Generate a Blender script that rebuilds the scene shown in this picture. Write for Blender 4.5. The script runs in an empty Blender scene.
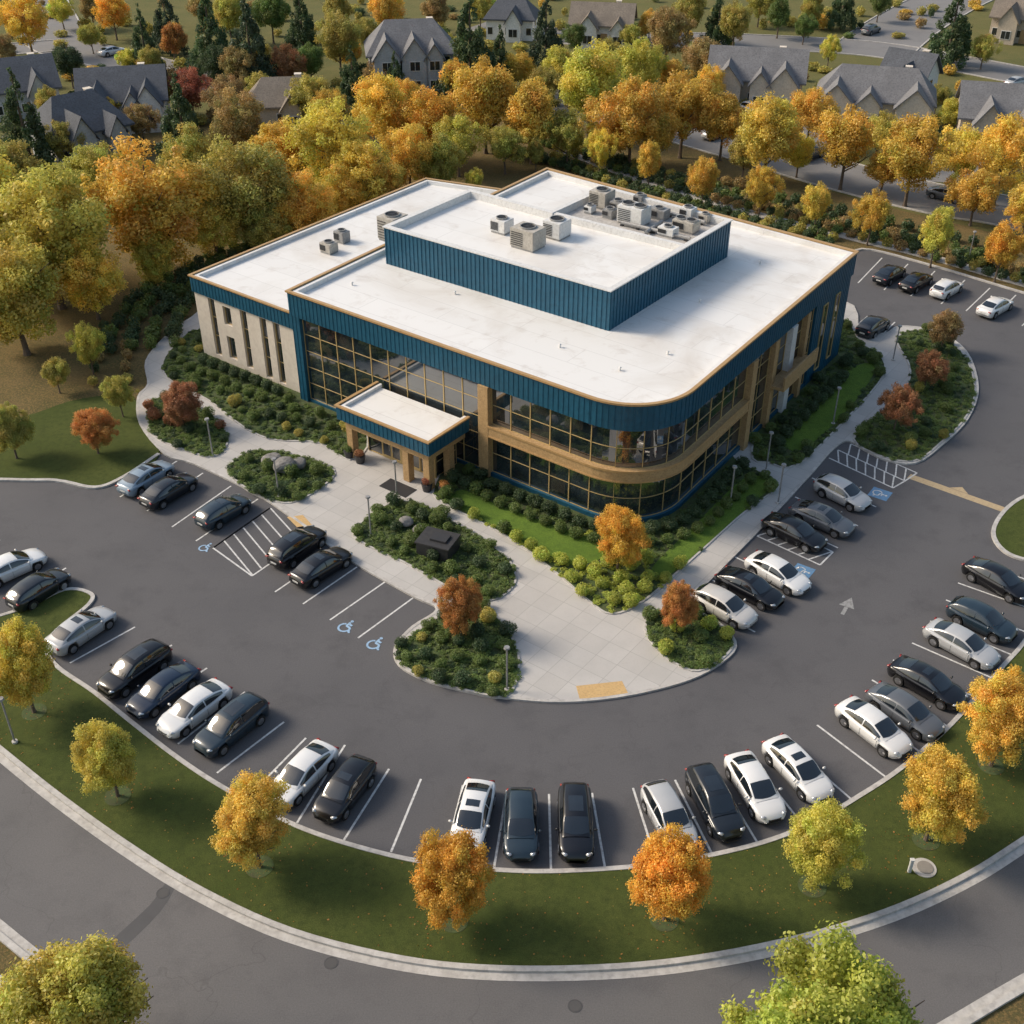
import bpy, bmesh, math, random
import numpy as np
from mathutils import Vector, Matrix
R = math.radians
random.seed(7)
rng = np.random.default_rng(11)
C = bpy.context.scene.collection
CH, F, PA = 48.0, 1180.0, R(34.5)
ca, sa = math.cos(PA), math.sin(PA)

def G(px, py, z=0.0):
    x = (px-512)/F; y = (512-py)/F
    fy = ca+y*sa; fz = -sa+y*ca
    t = (CH-z)/-fz
    return Vector((x*t, fy*t))
def depth(X, Y, Z): return Y*ca+(CH-Z)*sa

# ------------------------------------------------------------------ materials
def mat(name, col=(.5,.5,.5), rough=.7, metal=0.0, coat=0.0, spec=None):
    m = bpy.data.materials.new(name); m.use_nodes = True
    b = m.node_tree.nodes['Principled BSDF']
    b.inputs['Base Color'].default_value = (*col, 1); b.inputs['Roughness'].default_value = rough
    b.inputs['Metallic'].default_value = metal; b.inputs['Coat Weight'].default_value = coat
    if spec is not None: b.inputs['Specular IOR Level'].default_value = spec
    return m
def nd(m, t, **kw):
    n = m.node_tree.nodes.new(t)
    for k, v in kw.items(): setattr(n, k, v)
    return n
def lk(m, a, b): m.node_tree.links.new(a, b)
def pos(m):
    return nd(m, 'ShaderNodeNewGeometry').outputs['Position']
def noise(m, vec, scale, detail=4, rough=.6, dist=0):
    n = nd(m, 'ShaderNodeTexNoise'); n.inputs['Scale'].default_value = scale
    n.inputs['Detail'].default_value = detail; n.inputs['Roughness'].default_value = rough
    n.inputs['Distortion'].default_value = dist
    lk(m, vec, n.inputs['Vector']); return n.outputs['Fac']
def rampf(m, fac, lo, hi, a=0.0, b=1.0):
    r = nd(m, 'ShaderNodeMapRange'); r.inputs['From Min'].default_value = lo; r.inputs['From Max'].default_value = hi
    r.inputs['To Min'].default_value = a; r.inputs['To Max'].default_value = b
    lk(m, fac, r.inputs['Value']); return r.outputs['Result']
def mix(m, fac, a, b, blend='MIX'):
    n = nd(m, 'ShaderNodeMix', data_type='RGBA', blend_type=blend)
    for i, v in ((0, fac), (6, a), (7, b)):
        if isinstance(v, (tuple, list)): n.inputs[i].default_value = (*v, 1) if len(v) == 3 else v
        elif isinstance(v, (int, float)): n.inputs[i].default_value = v
        else: lk(m, v, n.inputs[i])
    return n.outputs[2]
def setcol(m, out): lk(m, out, m.node_tree.nodes['Principled BSDF'].inputs['Base Color'])
def bump(m, h, s=.3, d=.05):
    b = nd(m, 'ShaderNodeBump'); b.inputs['Strength'].default_value = s; b.inputs['Distance'].default_value = d
    lk(m, h, b.inputs['Height']); lk(m, b.outputs['Normal'], m.node_tree.nodes['Principled BSDF'].inputs['Normal'])
def nmat(name, c1, c2, s1, c3=None, s2=None, rough=.8, bs=0.0, bsc=5, metal=0, lo=.35, hi=.65):
    m = mat(name, c1, rough, metal); p = pos(m)
    col = mix(m, rampf(m, noise(m, p, s1), lo, hi), c1, c2)
    if c3: col = mix(m, rampf(m, noise(m, p, s2, 6), .45, .7), col, c3)
    setcol(m, col)
    if bs: bump(m, noise(m, p, bsc, 6), bs)
    return m
M = {}
def asphalt(name, base, base2, patch, crackv=.86):
    m = mat(name, base, .85); p = pos(m)
    col = mix(m, rampf(m, noise(m, p, .07, 5), .35, .65), base, base2)
    col = mix(m, rampf(m, noise(m, p, .35, 6, .7), .5, .75), col, patch)
    g = noise(m, p, 14, 3, .8)
    col = mix(m, 1.0, col, mix(m, rampf(m, g, .3, .7), (.82,.82,.82), (1.2,1.19,1.18)), 'MULTIPLY')
    add = nd(m, 'ShaderNodeVectorMath', operation='ADD'); nz = nd(m, 'ShaderNodeTexNoise'); nz.inputs['Scale'].default_value = .5
    lk(m, p, nz.inputs['Vector']); sc = nd(m, 'ShaderNodeVectorMath', operation='SCALE'); sc.inputs['Scale'].default_value = 4.0
    lk(m, nz.outputs['Color'], sc.inputs[0]); lk(m, p, add.inputs[0]); lk(m, sc.outputs[0], add.inputs[1])
    v = nd(m, 'ShaderNodeTexVoronoi', feature='DISTANCE_TO_EDGE'); v.inputs['Scale'].default_value = .07
    lk(m, add.outputs[0], v.inputs['Vector'])
    crack = rampf(m, v.outputs['Distance'], .001, .004, crackv, 1.0)
    cc = nd(m, 'ShaderNodeCombineColor')
    for i in range(3): lk(m, crack, cc.inputs[i])
    col = mix(m, 1.0, col, cc.outputs[0], 'MULTIPLY')
    setcol(m, col); bump(m, g, .25, .02); return m
M['asphalt'] = asphalt('asphalt', (.084,.083,.089), (.103,.101,.106), (.072,.071,.076), .92)
M['road'] = asphalt('road_asphalt', (.110,.107,.108), (.134,.129,.129), (.096,.093,.095), .86)
M['street'] = asphalt('street_asphalt', (.18,.176,.176), (.21,.205,.203), (.16,.156,.156), 1.0)
M['patch'] = nmat('asphalt_patch', (.078,.077,.080), (.088,.087,.090), .8, rough=.9)
M['kerb'] = nmat('kerb_concrete', (.44,.42,.39), (.54,.52,.49), 1.2, (.36,.34,.32), 3, rough=.85)
def paving():
    m = mat('paving', (.42,.40,.38), .8); p = pos(m)
    mp = nd(m, 'ShaderNodeMapping'); mp.inputs['Rotation'].default_value = (0,0,R(36.9)); lk(m, p, mp.inputs['Vector'])
    b = nd(m, 'ShaderNodeTexBrick', offset=0.0); b.inputs['Scale'].default_value = 1
    b.inputs['Brick Width'].default_value = 1.5; b.inputs['Row Height'].default_value = 1.5; b.inputs['Mortar Size'].default_value = .016
    b.inputs['Color1'].default_value = (.45,.43,.405,1); b.inputs['Color2'].default_value = (.50,.48,.455,1); b.inputs['Mortar'].default_value = (.32,.31,.29,1)
    lk(m, mp.outputs[0], b.inputs['Vector'])
    col = mix(m, rampf(m, noise(m, p, .5, 6), .4, .75, 0, .5), b.outputs['Color'], (.38,.365,.345))
    col = mix(m, rampf(m, noise(m, p, 9, 3), .55, .8, 0, .3), col, (.30,.28,.25))
    setcol(m, col); bump(m, noise(m, p, 12), .15, .02); return m
M['paving'] = paving()
def lawnmat(name, a, b, c, litter=.6, lit=(.20,.12,.04), la=.7):
    m = mat(name, a, .95, spec=.15); p = pos(m)
    col = mix(m, rampf(m, noise(m, p, .25, 5), .35, .65), a, b)
    col = mix(m, rampf(m, noise(m, p, 2.5, 6, .75), .45, .7), col, c)
    g = noise(m, p, 22, 4, .9)
    col = mix(m, 1.0, col, mix(m, rampf(m, g, .3, .7), (.5,.5,.45), (1.55,1.55,1.45)), 'MULTIPLY')
    col = mix(m, rampf(m, noise(m, p, 6.5, 5, .8), litter, litter+.12, 0, la), col, lit)
    setcol(m, col); bump(m, g, .6, .06); return m
M['lawn'] = lawnmat('lawn_grass', (.062,.082,.022), (.082,.098,.028), (.048,.062,.019), .65, (.18,.12,.05), .6)
M['lawn_bright'] = lawnmat('bright_lawn', (.10,.17,.03), (.13,.205,.035), (.08,.135,.028), .8)
M['ground'] = lawnmat('woodland_floor', (.078,.078,.032), (.16,.12,.058), (.10,.08,.042), .48, (.26,.17,.07), .8)
M['yard'] = lawnmat('yard_grass', (.10,.115,.042), (.145,.14,.055), (.135,.11,.05), .54, (.25,.17,.08), .7)
M['mulch'] = nmat('mulch', (.065,.07,.03), (.075,.11,.036), 3, (.06,.095,.028), 1.2, rough=1, bs=.8, bsc=12)
def roofmat():
    m = mat('white_membrane', (.75,.75,.74), .5); p = pos(m)
    mp = nd(m, 'ShaderNodeMapping'); mp.inputs['Rotation'].default_value = (0,0,R(36.9)); lk(m, p, mp.inputs['Vector'])
    b = nd(m, 'ShaderNodeTexBrick'); b.inputs['Scale'].default_value = 1
    b.inputs['Brick Width'].default_value = 12; b.inputs['Row Height'].default_value = 2.4; b.inputs['Mortar Size'].default_value = .035
    b.inputs['Color1'].default_value = (.75,.74,.72,1); b.inputs['Color2'].default_value = (.785,.775,.755,1); b.inputs['Mortar'].default_value = (.655,.645,.625,1)
    lk(m, mp.outputs[0], b.inputs['Vector'])
    col = mix(m, rampf(m, noise(m, p, .14, 6, .6, .8), .48, .72, 0, .7), b.outputs['Color'], (.60,.56,.51))
    col = mix(m, rampf(m, noise(m, p, .55, 6, .65, .5), .55, .76, 0, .6), col, (.50,.45,.40))
    setcol(m, col); bump(m, noise(m, p, 2), .04, .05); return m
M['roof'] = roofmat()
M['blue'] = nmat('blue_metal', (.012,.090,.155), (.016,.108,.185), .6, (.010,.074,.13), 2.5, rough=.42, metal=.15)
M['gold'] = nmat('bronze_coping', (.46,.28,.12), (.52,.33,.15), 2, rough=.45, metal=.2)
M['wood'] = nmat('timber_cladding', (.42,.265,.12), (.50,.33,.16), 3, (.31,.19,.085), 9, rough=.6)
M['mullion'] = mat('gold_mullion', (.54,.39,.17), .4, .2)
M['stone'] = nmat('limestone', (.62,.55,.465), (.68,.61,.52), .7, (.57,.50,.425), 3, rough=.85, bs=.04, bsc=5)
M['white'] = nmat('white_metal', (.66,.66,.65), (.72,.71,.69), 1, (.55,.54,.52), 5, rough=.5)
M['dark'] = mat('dark_metal', (.035,.035,.038), .5)
M['grey'] = nmat('grey_metal', (.30,.30,.30), (.38,.375,.365), 2, (.24,.23,.22), 6, rough=.5, metal=.3)
M['beige'] = nmat('beige_metal', (.42,.39,.34), (.5,.47,.42), 2, (.33,.30,.26), 6, rough=.6)
M['iron'] = mat('cast_iron', (.075,.073,.073), .8)
def glassmat(name):
    m = mat(name, (.01,.013,.016), .02, 0, spec=1.0); p = pos(m)
    m.node_tree.nodes['Principled BSDF'].inputs['IOR'].default_value = 1.9
    mp = nd(m, 'ShaderNodeMapping'); mp.inputs['Rotation'].default_value = (0,0,R(36.9)); lk(m, p, mp.inputs['Vector'])
    v = nd(m, 'ShaderNodeTexVoronoi', distance='CHEBYCHEV'); v.inputs['Scale'].default_value = .7; lk(m, mp.outputs[0], v.inputs['Vector'])
    col = mix(m, rampf(m, noise(m, p, .35, 3), .38, .68), (.008,.014,.018), (.032,.045,.054))
    sep = nd(m, 'ShaderNodeSeparateColor'); lk(m, v.outputs['Color'], sep.inputs[0])
    col = mix(m, rampf(m, sep.outputs[0], .82, .9, 0, .6), col, (.06,.056,.045))  # warm cells painted into the opaque pane colour for dimly lit rooms behind
    setcol(m, col); bump(m, noise(m, p, .4, 1), .07, .1); return m
M['glass'] = glassmat('tinted_glass')
M['glass_house'] = mat('window_glass', (.02,.025,.03), .08, 0, spec=.8)
M['line'] = nmat('white_road_paint', (.58,.58,.57), (.66,.66,.64), 3, (.36,.355,.35), 5, rough=.7)
M['faint'] = nmat('worn_road_paint', (.26,.26,.26), (.32,.32,.31), 3, (.15,.15,.15), 5, rough=.7)
M['tactile'] = nmat('ochre_tactile_paving', (.54,.35,.15), (.60,.40,.18), 3, (.44,.30,.14), 8, rough=.8)
M['tan'] = nmat('tan_road_paint', (.42,.32,.19), (.48,.37,.22), 3, (.33,.25,.16), 6, rough=.8)
M['signblue'] = nmat('blue_road_paint', (.10,.24,.42), (.14,.28,.46), 3, (.12,.18,.26), 6, rough=.7)
M['figblue'] = nmat('pale_blue_road_paint', (.28,.44,.62), (.34,.48,.64), 3, (.2,.3,.42), 6, rough=.7)
M['bark'] = nmat('bark', (.10,.075,.055), (.16,.12,.09), 3, rough=.95)
M['rock'] = nmat('boulder_stone', (.18,.17,.16), (.26,.25,.235), 2, (.12,.115,.11), 5, rough=.9, bs=.6, bsc=4)
M['black'] = nmat('black_stone', (.028,.028,.03), (.045,.043,.043), 3, rough=.55)
def leafm():
    m = bpy.data.materials.new('foliage'); m.use_nodes = True; nt = m.node_tree; nt.nodes.clear()
    oi = nd(m, 'ShaderNodeObjectInfo'); at = nd(m, 'ShaderNodeAttribute', attribute_name='tint')
    col = mix(m, 1.0, oi.outputs['Color'], at.outputs['Color'], 'MULTIPLY')
    d = nd(m, 'ShaderNodeBsdfDiffuse'); t = nd(m, 'ShaderNodeBsdfTranslucent'); s = nd(m, 'ShaderNodeMixShader'); s.inputs[0].default_value = .42
    g = nd(m, 'ShaderNodeBsdfGlossy'); g.inputs['Roughness'].default_value = .5; s2 = nd(m, 'ShaderNodeMixShader'); s2.inputs[0].default_value = .03
    lk(m, col, d.inputs[0]); lk(m, col, t.inputs[0]); lk(m, d.outputs[0], s.inputs[1]); lk(m, t.outputs[0], s.inputs[2])
    lk(m, s.outputs[0], s2.inputs[1]); lk(m, g.outputs[0], s2.inputs[2])
    o = nd(m, 'ShaderNodeOutputMaterial'); lk(m, s2.outputs[0], o.inputs[0]); return m
M['leaf'] = leafm()
def paintm():
    m = mat('car_paint', (.5,.5,.5), .28, .1, .6); m.node_tree.nodes['Principled BSDF'].inputs['Coat Roughness'].default_value = .04
    oi = nd(m, 'ShaderNodeObjectInfo'); setcol(m, oi.outputs['Color']); return m
M['paint'] = paintm()
M['carglass'] = mat('car_glass', (.010,.014,.018), .05, 0, .5, 1.0)
M['tyre'] = mat('tyre_rubber', (.012,.012,.012), .85)
M['rim'] = mat('alloy_rim', (.45,.45,.46), .3, .9)
M['lamp_clear'] = mat('headlight_lens', (.5,.52,.54), .12, .4, 1)
M['lamp_red'] = mat('taillight_lens', (.30,.012,.010), .2, 0, 1)
M['plate'] = mat('number_plate', (.6,.6,.58), .5)
def wallm(name, c): return nmat(name, c, tuple(min(1, v*1.15) for v in c), 1.5, tuple(v*.8 for v in c), 5, rough=.8)
def shinglem(name, c):
    return nmat(name, c, tuple(v*1.3 for v in c), .6, tuple(v*.7 for v in c), 5, rough=.9)

# ------------------------------------------------------------------ object helpers
def link(name, bm, m, parent=None, smooth=False, world=False):
    me = bpy.data.meshes.new(name); bmesh.ops.recalc_face_normals(bm, faces=bm.faces)
    if smooth:
        for f in bm.faces: f.smooth = True
    bm.to_mesh(me); bm.free(); me.materials.append(m)
    o = bpy.data.objects.new(name, me); C.objects.link(o)
    if parent:
        o.parent = parent
        if world: o.location = -parent.location
    return o
def pyd(name, v, f, m, parent=None, smooth=False):
    bm = bmesh.new(); vs = [bm.verts.new(p) for p in v]
    for q in f:
        try: bm.faces.new([vs[i] for i in q])
        except ValueError: pass
    return link(name, bm, m, parent, smooth)
def tag(o, label, cat, group=None):
    o['label'] = label; o['category'] = cat
    if group: o['group'] = group
    return o
def thing(name, label, cat, loc=(0,0,0), rz=0, group=None):
    o = bpy.data.objects.new(name, None); C.objects.link(o); o.empty_display_size = .3
    o.location = loc; o.rotation_euler = (0,0,rz); return tag(o, label, cat, group)
def struct(name, bm, m):
    o = link(name, bm, m); o['kind'] = 'structure'; return o
def dup(root, loc, rz, label, group=None, color=None, colparts=()):
    def cp(o, par):
        c = o.copy(); C.objects.link(c)
        if par: c.parent = par
        if color and o.name.split('.')[0] in colparts: c.color = color
        for ch in o.children: cp(ch, c)
        return c
    r = cp(root, None); r.location = loc; r.rotation_euler = (0,0,rz); r['label'] = label
    if group: r['group'] = group
    return r
def box(bm, c, s, rz=0, rx=0, ry=0):
    mt = Matrix.Translation(c) @ Matrix.Rotation(rz,4,'Z') @ Matrix.Rotation(ry,4,'Y') @ Matrix.Rotation(rx,4,'X') @ Matrix.Diagonal((s[0],s[1],s[2],1))
    bmesh.ops.create_cube(bm, size=1, matrix=mt)
def bbox(bm, c, s, b=.03, rz=0):
    t = bmesh.new(); box(t, (0,0,0), s); bmesh.ops.bevel(t, geom=t.edges[:], offset=b, segments=2, affect='EDGES')
    me = bpy.data.meshes.new('tmp'); t.to_mesh(me); t.free(); me.transform(Matrix.Translation(c) @ Matrix.Rotation(rz,4,'Z')); bm.from_mesh(me); bpy.data.meshes.remove(me)
def cyl(bm, c, r, h, seg=16, r2=None, mt=None):
    m4 = Matrix.Translation(c) @ (mt or Matrix.Identity(4))
    bmesh.ops.create_cone(bm, cap_ends=True, segments=seg, radius1=r, radius2=r if r2 is None else r2, depth=h, matrix=m4)
def tube(bm, pts, rad, seg=7):
    rings = []
    for i, p in enumerate(pts):
        p = Vector(p); d = (Vector(pts[min(i+1,len(pts)-1)])-Vector(pts[max(i-1,0)])).normalized()
        a = d.orthogonal().normalized(); b = d.cross(a)
        rings.append([bm.verts.new(p+(a*math.cos(t)+b*math.sin(t))*rad[i]) for t in [2*math.pi*k/seg for k in range(seg)]])
    for r0, r1 in zip(rings, rings[1:]):
        for k in range(seg): bm.faces.new((r0[k], r0[(k+1)%seg], r1[(k+1)%seg], r1[k]))
    bm.faces.new(rings[0]); bm.faces.new(rings[-1])
def smooth(pts, closed=True, n=5):
    P = [Vector(p) for p in pts]; out = []; N = len(P)
    rngi = range(N) if closed else range(N-1)
    for i in rngi:
        p1, p2 = P[i], P[(i+1)%N]
        p0 = P[(i-1)%N] if closed or i > 0 else p1; p3 = P[(i+2)%N] if closed or i < N-2 else p2
        for k in range(n):
            t = k/n
            out.append(.5*((2*p1)+(p2-p0)*t+(2*p0-5*p1+4*p2-p3)*t*t+(3*p1-p0-3*p2+p3)*t**3))
    if not closed: out.append(P[-1])
    return out
def GP(l, z=0): return [G(a, b, z) for a, b in l]
def slab(bm, pts, z1, z0=None):
    top = [bm.verts.new((p[0], p[1], z1)) for p in pts]; f = bm.faces.new(top)
    if z0 is not None:
        bot = [bm.verts.new((p[0], p[1], z0)) for p in pts]
        for i in range(len(pts)):
            j = (i+1) % len(pts); bm.faces.new((top[i], top[j], bot[j], bot[i]))
    bmesh.ops.triangulate(bm, faces=[f])
def offs(pts, o, closed):
    n = len(pts); out = []
    for i in range(n):
        a = pts[(i-1)%n] if closed or i > 0 else None; b = pts[(i+1)%n] if closed or i < n-1 else None
        p = pts[i]; ns = []
        for q0, q1 in ((a, p), (p, b)):
            if q0 is None or q1 is None: continue
            d = Vector((q1[0]-q0[0], q1[1]-q0[1]))
            if d.length > 1e-6: d.normalize(); ns.append(Vector((d.y, -d.x)))
        if len(ns) == 2:
            m = ns[0]+ns[1]
            if m.length < 1e-3: m = ns[0]
            m.normalize(); k = 1/max(.4, m.dot(ns[0]))
        else: m = ns[0]; k = 1
        out.append(Vector((p[0], p[1]))+m*o*k)
    return out
def ribbon(bm, pts, o0, o1, z0, z1, closed=False):
    a = offs(pts, o0, closed); b = offs(pts, o1, closed); n = len(pts)
    V = [[bm.verts.new((p.x, p.y, z)) for p in l] for l, z in ((a,z0),(b,z0),(b,z1),(a,z1))]
    for i in range(n if closed else n-1):
        j = (i+1) % n
        for k in range(4):
            bm.faces.new((V[k][i], V[k][j], V[(k+1)%4][j], V[(k+1)%4][i]))
    if not closed:
        bm.faces.new([V[k][0] for k in range(4)]); bm.faces.new([V[k][-1] for k in range(4)])
def inpoly(p, poly):
    x, y = p[0], p[1]; c = False; n = len(poly)
    for i in range(n):
        x1, y1 = poly[i][0], poly[i][1]; x2, y2 = poly[(i+1)%n][0], poly[(i+1)%n][1]
        if (y1 > y) != (y2 > y) and x < (x2-x1)*(y-y1)/(y2-y1)+x1: c = not c
    return c
ORD = 'first second third fourth fifth sixth seventh eighth ninth tenth eleventh twelfth thirteenth fourteenth fifteenth sixteenth seventeenth eighteenth nineteenth twentieth twenty-first twenty-second twenty-third twenty-fourth twenty-fifth twenty-sixth twenty-seventh twenty-eighth twenty-ninth thirtieth thirty-first thirty-second thirty-third thirty-fourth thirty-fifth'.split()

# ------------------------------------------------------------------ ground, roads, kerbs
bm = bmesh.new(); slab(bm, [(-2500,-600),(2500,-600),(2500,4500),(-2500,4500)], -.03); struct('ground', bm, M['ground'])
bm = bmesh.new(); slab(bm, [(2400,G(1024,180).y),G(1024,240),G(860,200),G(700,150),G(470,100),G(200,125),G(0,150),(-2400,G(0,150).y),(-2400,4400),(2400,4400)], -.022); struct('grass', bm, M['yard'])

park_edge = [(60,668),(95,692),(130,720),(175,755),(215,782),(265,810),(310,831),(370,850),(430,863),(500,870),(560,871),(640,866),(700,857),(760,843),(810,824),(850,801),(900,768),(950,724),(1000,668),(1030,632),(1090,540)]
road_top = [(-250,520),(-120,650),(-60,702),(0,752),(60,800),(130,850),(200,893),(290,934),(400,962),(500,972),(620,970),(720,958),(820,936),(900,910),(970,877),(1024,843),(1100,793),(1250,690)]
road_bot = [(1250,860),(1120,932),(1024,985),(880,1065),(720,1110),(512,1135),(300,1105),(130,1035),(60,980),(0,932),(-120,830),(-250,690)]
lot = [(-250,472),(0,481),(55,482),(95,489),(125,478),(160,455),(300,380),(560,300),(820,290),(846,268),(862,250),(930,266),(1024,294),(1200,345),(1350,450),(1250,560),(1090,540)]
lotpts = smooth(GP(lot), False, 4)+smooth(GP(park_edge[::-1]), False, 5)[1:]+smooth(GP([(48,650),(58,632),(90,606),(92,594),(65,590),(20,610),(-70,634),(-250,600)]), False, 4)
bm = bmesh.new(); slab(bm, lotpts, 0.0, -.03); struct('parking_lot_asphalt', bm, M['asphalt'])
rt = smooth(GP(road_top), False, 5); rb = smooth(GP(road_bot), False, 5)
bm = bmesh.new(); slab(bm, rt+rb, 0.0, -.03); struct('road', bm, M['road'])
law_in = smooth(GP([(-60,632),(20,610),(65,590),(92,594),(90,606),(58,632),(48,650)]+park_edge), False, 5)
law_out = smooth(GP(road_top[2:-1]), False, 5)
lawn_poly = law_in+law_out[::-1]
bm = bmesh.new(); slab(bm, lawn_poly, .10, -.03); struct('lawn', bm, M['lawn'])
bm = bmesh.new()
ribbon(bm, law_in, -.04, .22, -.02, .14); struct('lot_kerb', bm, M['kerb'])
bm = bmesh.new(); ribbon(bm, rt, -.26, .03, -.02, .15); ribbon(bm, rt, .034, .45, -.02, .012); struct('road_kerb', bm, M['kerb'])
bm = bmesh.new(); ribbon(bm, rb, .0, .45, -.02, .02); ribbon(bm, rb, -.3, -.004, -.02, .14); struct('road_kerb', bm, M['kerb'])
bm = bmesh.new(); ribbon(bm, rb, -3.0, -1.4, -.02, .10); struct('sidewalk', bm, M['paving'])
ll = [(-250,472),(0,481),(55,482),(95,489),(125,478),(160,455),(140,425),(134,398),(110,396),(70,402),(20,418),(-60,425),(-250,420)]
bm = bmesh.new(); slab(bm, smooth(GP(ll), True, 4), .09, -.03); struct('lawn', bm, M['lawn'])
bm = bmesh.new(); ribbon(bm, smooth(GP(ll[:6]), False, 5), -.25, .05, -.02, .14); struct('lot_kerb', bm, M['kerb'])
bm = bmesh.new(); ribbon(bm, smooth(GP(lot[9:15]), False, 5), -.25, .05, -.02, .14); struct('lot_kerb', bm, M['kerb'])
bm = bmesh.new(); ribbon(bm, smooth(GP([(560,150),(640,180),(740,210),(852,238),(930,257),(1024,284),(1200,333)]), False, 5), -.7, .7, -.02, .08); struct('path', bm, M['paving'])

plaza = [(165,455),(195,465),(253,493),(290,517),(350,561),(413,597),(437,610),(412,628),(395,648),(399,666),(425,681),(460,691),(505,699),(560,703),(620,698),(680,684),(715,668),(736,648),(724,628),(700,612),(695,598),(715,576),(765,525),(810,476),(833,450),(850,442),
 (880,459),(915,464),(945,443),(968,419),(978,388),(966,352),(936,332),(900,327),(885,334),(860,331),(840,300),(700,290),(350,330),(230,300),(192,318),(165,338),(146,362),(148,385),(138,398),(140,425)]
pp = smooth(GP(plaza), True, 4)
bm = bmesh.new(); slab(bm, pp, .12, -.02); struct('pavement', bm, M['paving'])
bm = bmesh.new(); ribbon(bm, pp, -.16, .05, -.01, .135, True); struct('pavement_kerb', bm, M['kerb'])
beds = {
 'wing': [(198,330),(178,343),(163,362),(170,380),(208,400),(245,428),(275,440),(320,443),(350,460),(368,440),(340,400),(250,345)],
 'corner': [(149,402),(175,398),(205,412),(225,430),(227,445),(212,457),(185,450),(160,440),(149,427)],
 'boulder': [(229,471),(236,459),(258,451),(295,455),(334,470),(322,487),(291,503),(262,497),(240,484)],
 'plinth': [(353,533),(375,512),(400,501),(430,508),(470,532),(505,556),(516,578),(506,594),(485,601),(455,591),(405,563),(370,547)],
 'front': [(434,487),(447,505),(480,522),(520,545),(560,576),(590,602),(612,614),(642,602),(680,570),(735,520),(775,488),(762,473),(738,462),(700,430),(560,450),(470,445)],
 'entry_island': [(440,616),(468,600),(495,615),(514,642),(519,668),(506,696),(460,689),(425,679),(402,664),(397,648)],
 'small_island': [(645,629),(658,612),(690,609),(722,629),(733,646),(715,664),(692,671),(662,654)],
 'side': [(752,450),(770,463),(798,464),(850,415),(883,376),(880,356),(860,342),(840,320),(780,370)],
 'far_island': [(854,440),(872,420),(906,386),(909,365),(897,342),(908,331),(935,334),(963,354),(975,388),(966,417),(943,441),(915,461),(880,456)],
}
BP = {k: smooth(GP(v, .12), True, 4) for k, v in beds.items()}
for k, v in BP.items():
    bm = bmesh.new(); slab(bm, v, .17, .0); struct('planting_bed', bm, M['mulch'])
    bm = bmesh.new(); ribbon(bm, v, -.06, .08, .0, .19, True); struct('bed_kerb', bm, M['kerb'])
ri = smooth(GP([(1060,485),(1024,497),(1003,512),(992,533),(1003,552),(1030,562),(1080,565),(1120,520)]), True, 4)
bm = bmesh.new(); slab(bm, ri, .12, -.02); struct('lawn', bm, M['lawn'])
bm = bmesh.new(); ribbon(bm, ri, -.2, .08, -.02, .15, True); struct('lot_kerb', bm, M['kerb'])
LPS = [smooth(GP(l, .17), True, 4) for l in ([(462,490),(500,506),(550,524),(598,542),(604,556),(585,564),(556,562),(520,541),(478,517),(450,503)], [(652,568),(690,530),(745,478),(770,486),(735,519),(684,564),(664,576)], [(785,432),(845,372),(876,366),(852,405),(802,450)])]
for l in LPS:
    bm = bmesh.new(); slab(bm, l, .20, .1); struct('lawn', bm, M['lawn_bright'])

def street(c, w, name='street', z=0.0):
    p = smooth(GP(c), False, 6)
    bm = bmesh.new(); ribbon(bm, p, -w/2, w/2, z-.03, z); struct(name, bm, M['street'])
    bm = bmesh.new()
    for s in (-1, 1): ribbon(bm, p, s*w/2+(.01 if s > 0 else -.26), s*w/2+(.26 if s > 0 else -.01), -.02, .12)
    struct('street_kerb', bm, M['kerb'])
street([(1300,120),(1100,90),(1024,76),(950,62),(880,50),(800,44),(700,40),(600,40),(480,24)], 10)
street([(872,50),(905,25),(950,0),(1010,-25)], 13, z=.006)
street([(520,95),(600,112),(680,130),(760,152),(850,178),(940,200),(1024,215),(1200,262)], 10, z=.004)
street([(30,-20),(48,20),(62,45),(120,60),(200,82),(300,106),(380,118)], 10, z=.008)
street([(-100,58),(0,50),(62,45)], 8, z=.012)
for q in ([(905,180),(985,185),(1000,155),(930,140)], [(660,125),(735,135),(745,112),(690,108)], [(780,150),(840,160),(850,130),(800,125)], [(70,50),(95,75),(110,72),(85,50)]):
    bm = bmesh.new(); slab(bm, GP(q), .016, -.03); struct('driveway', bm, M['street'])

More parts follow.
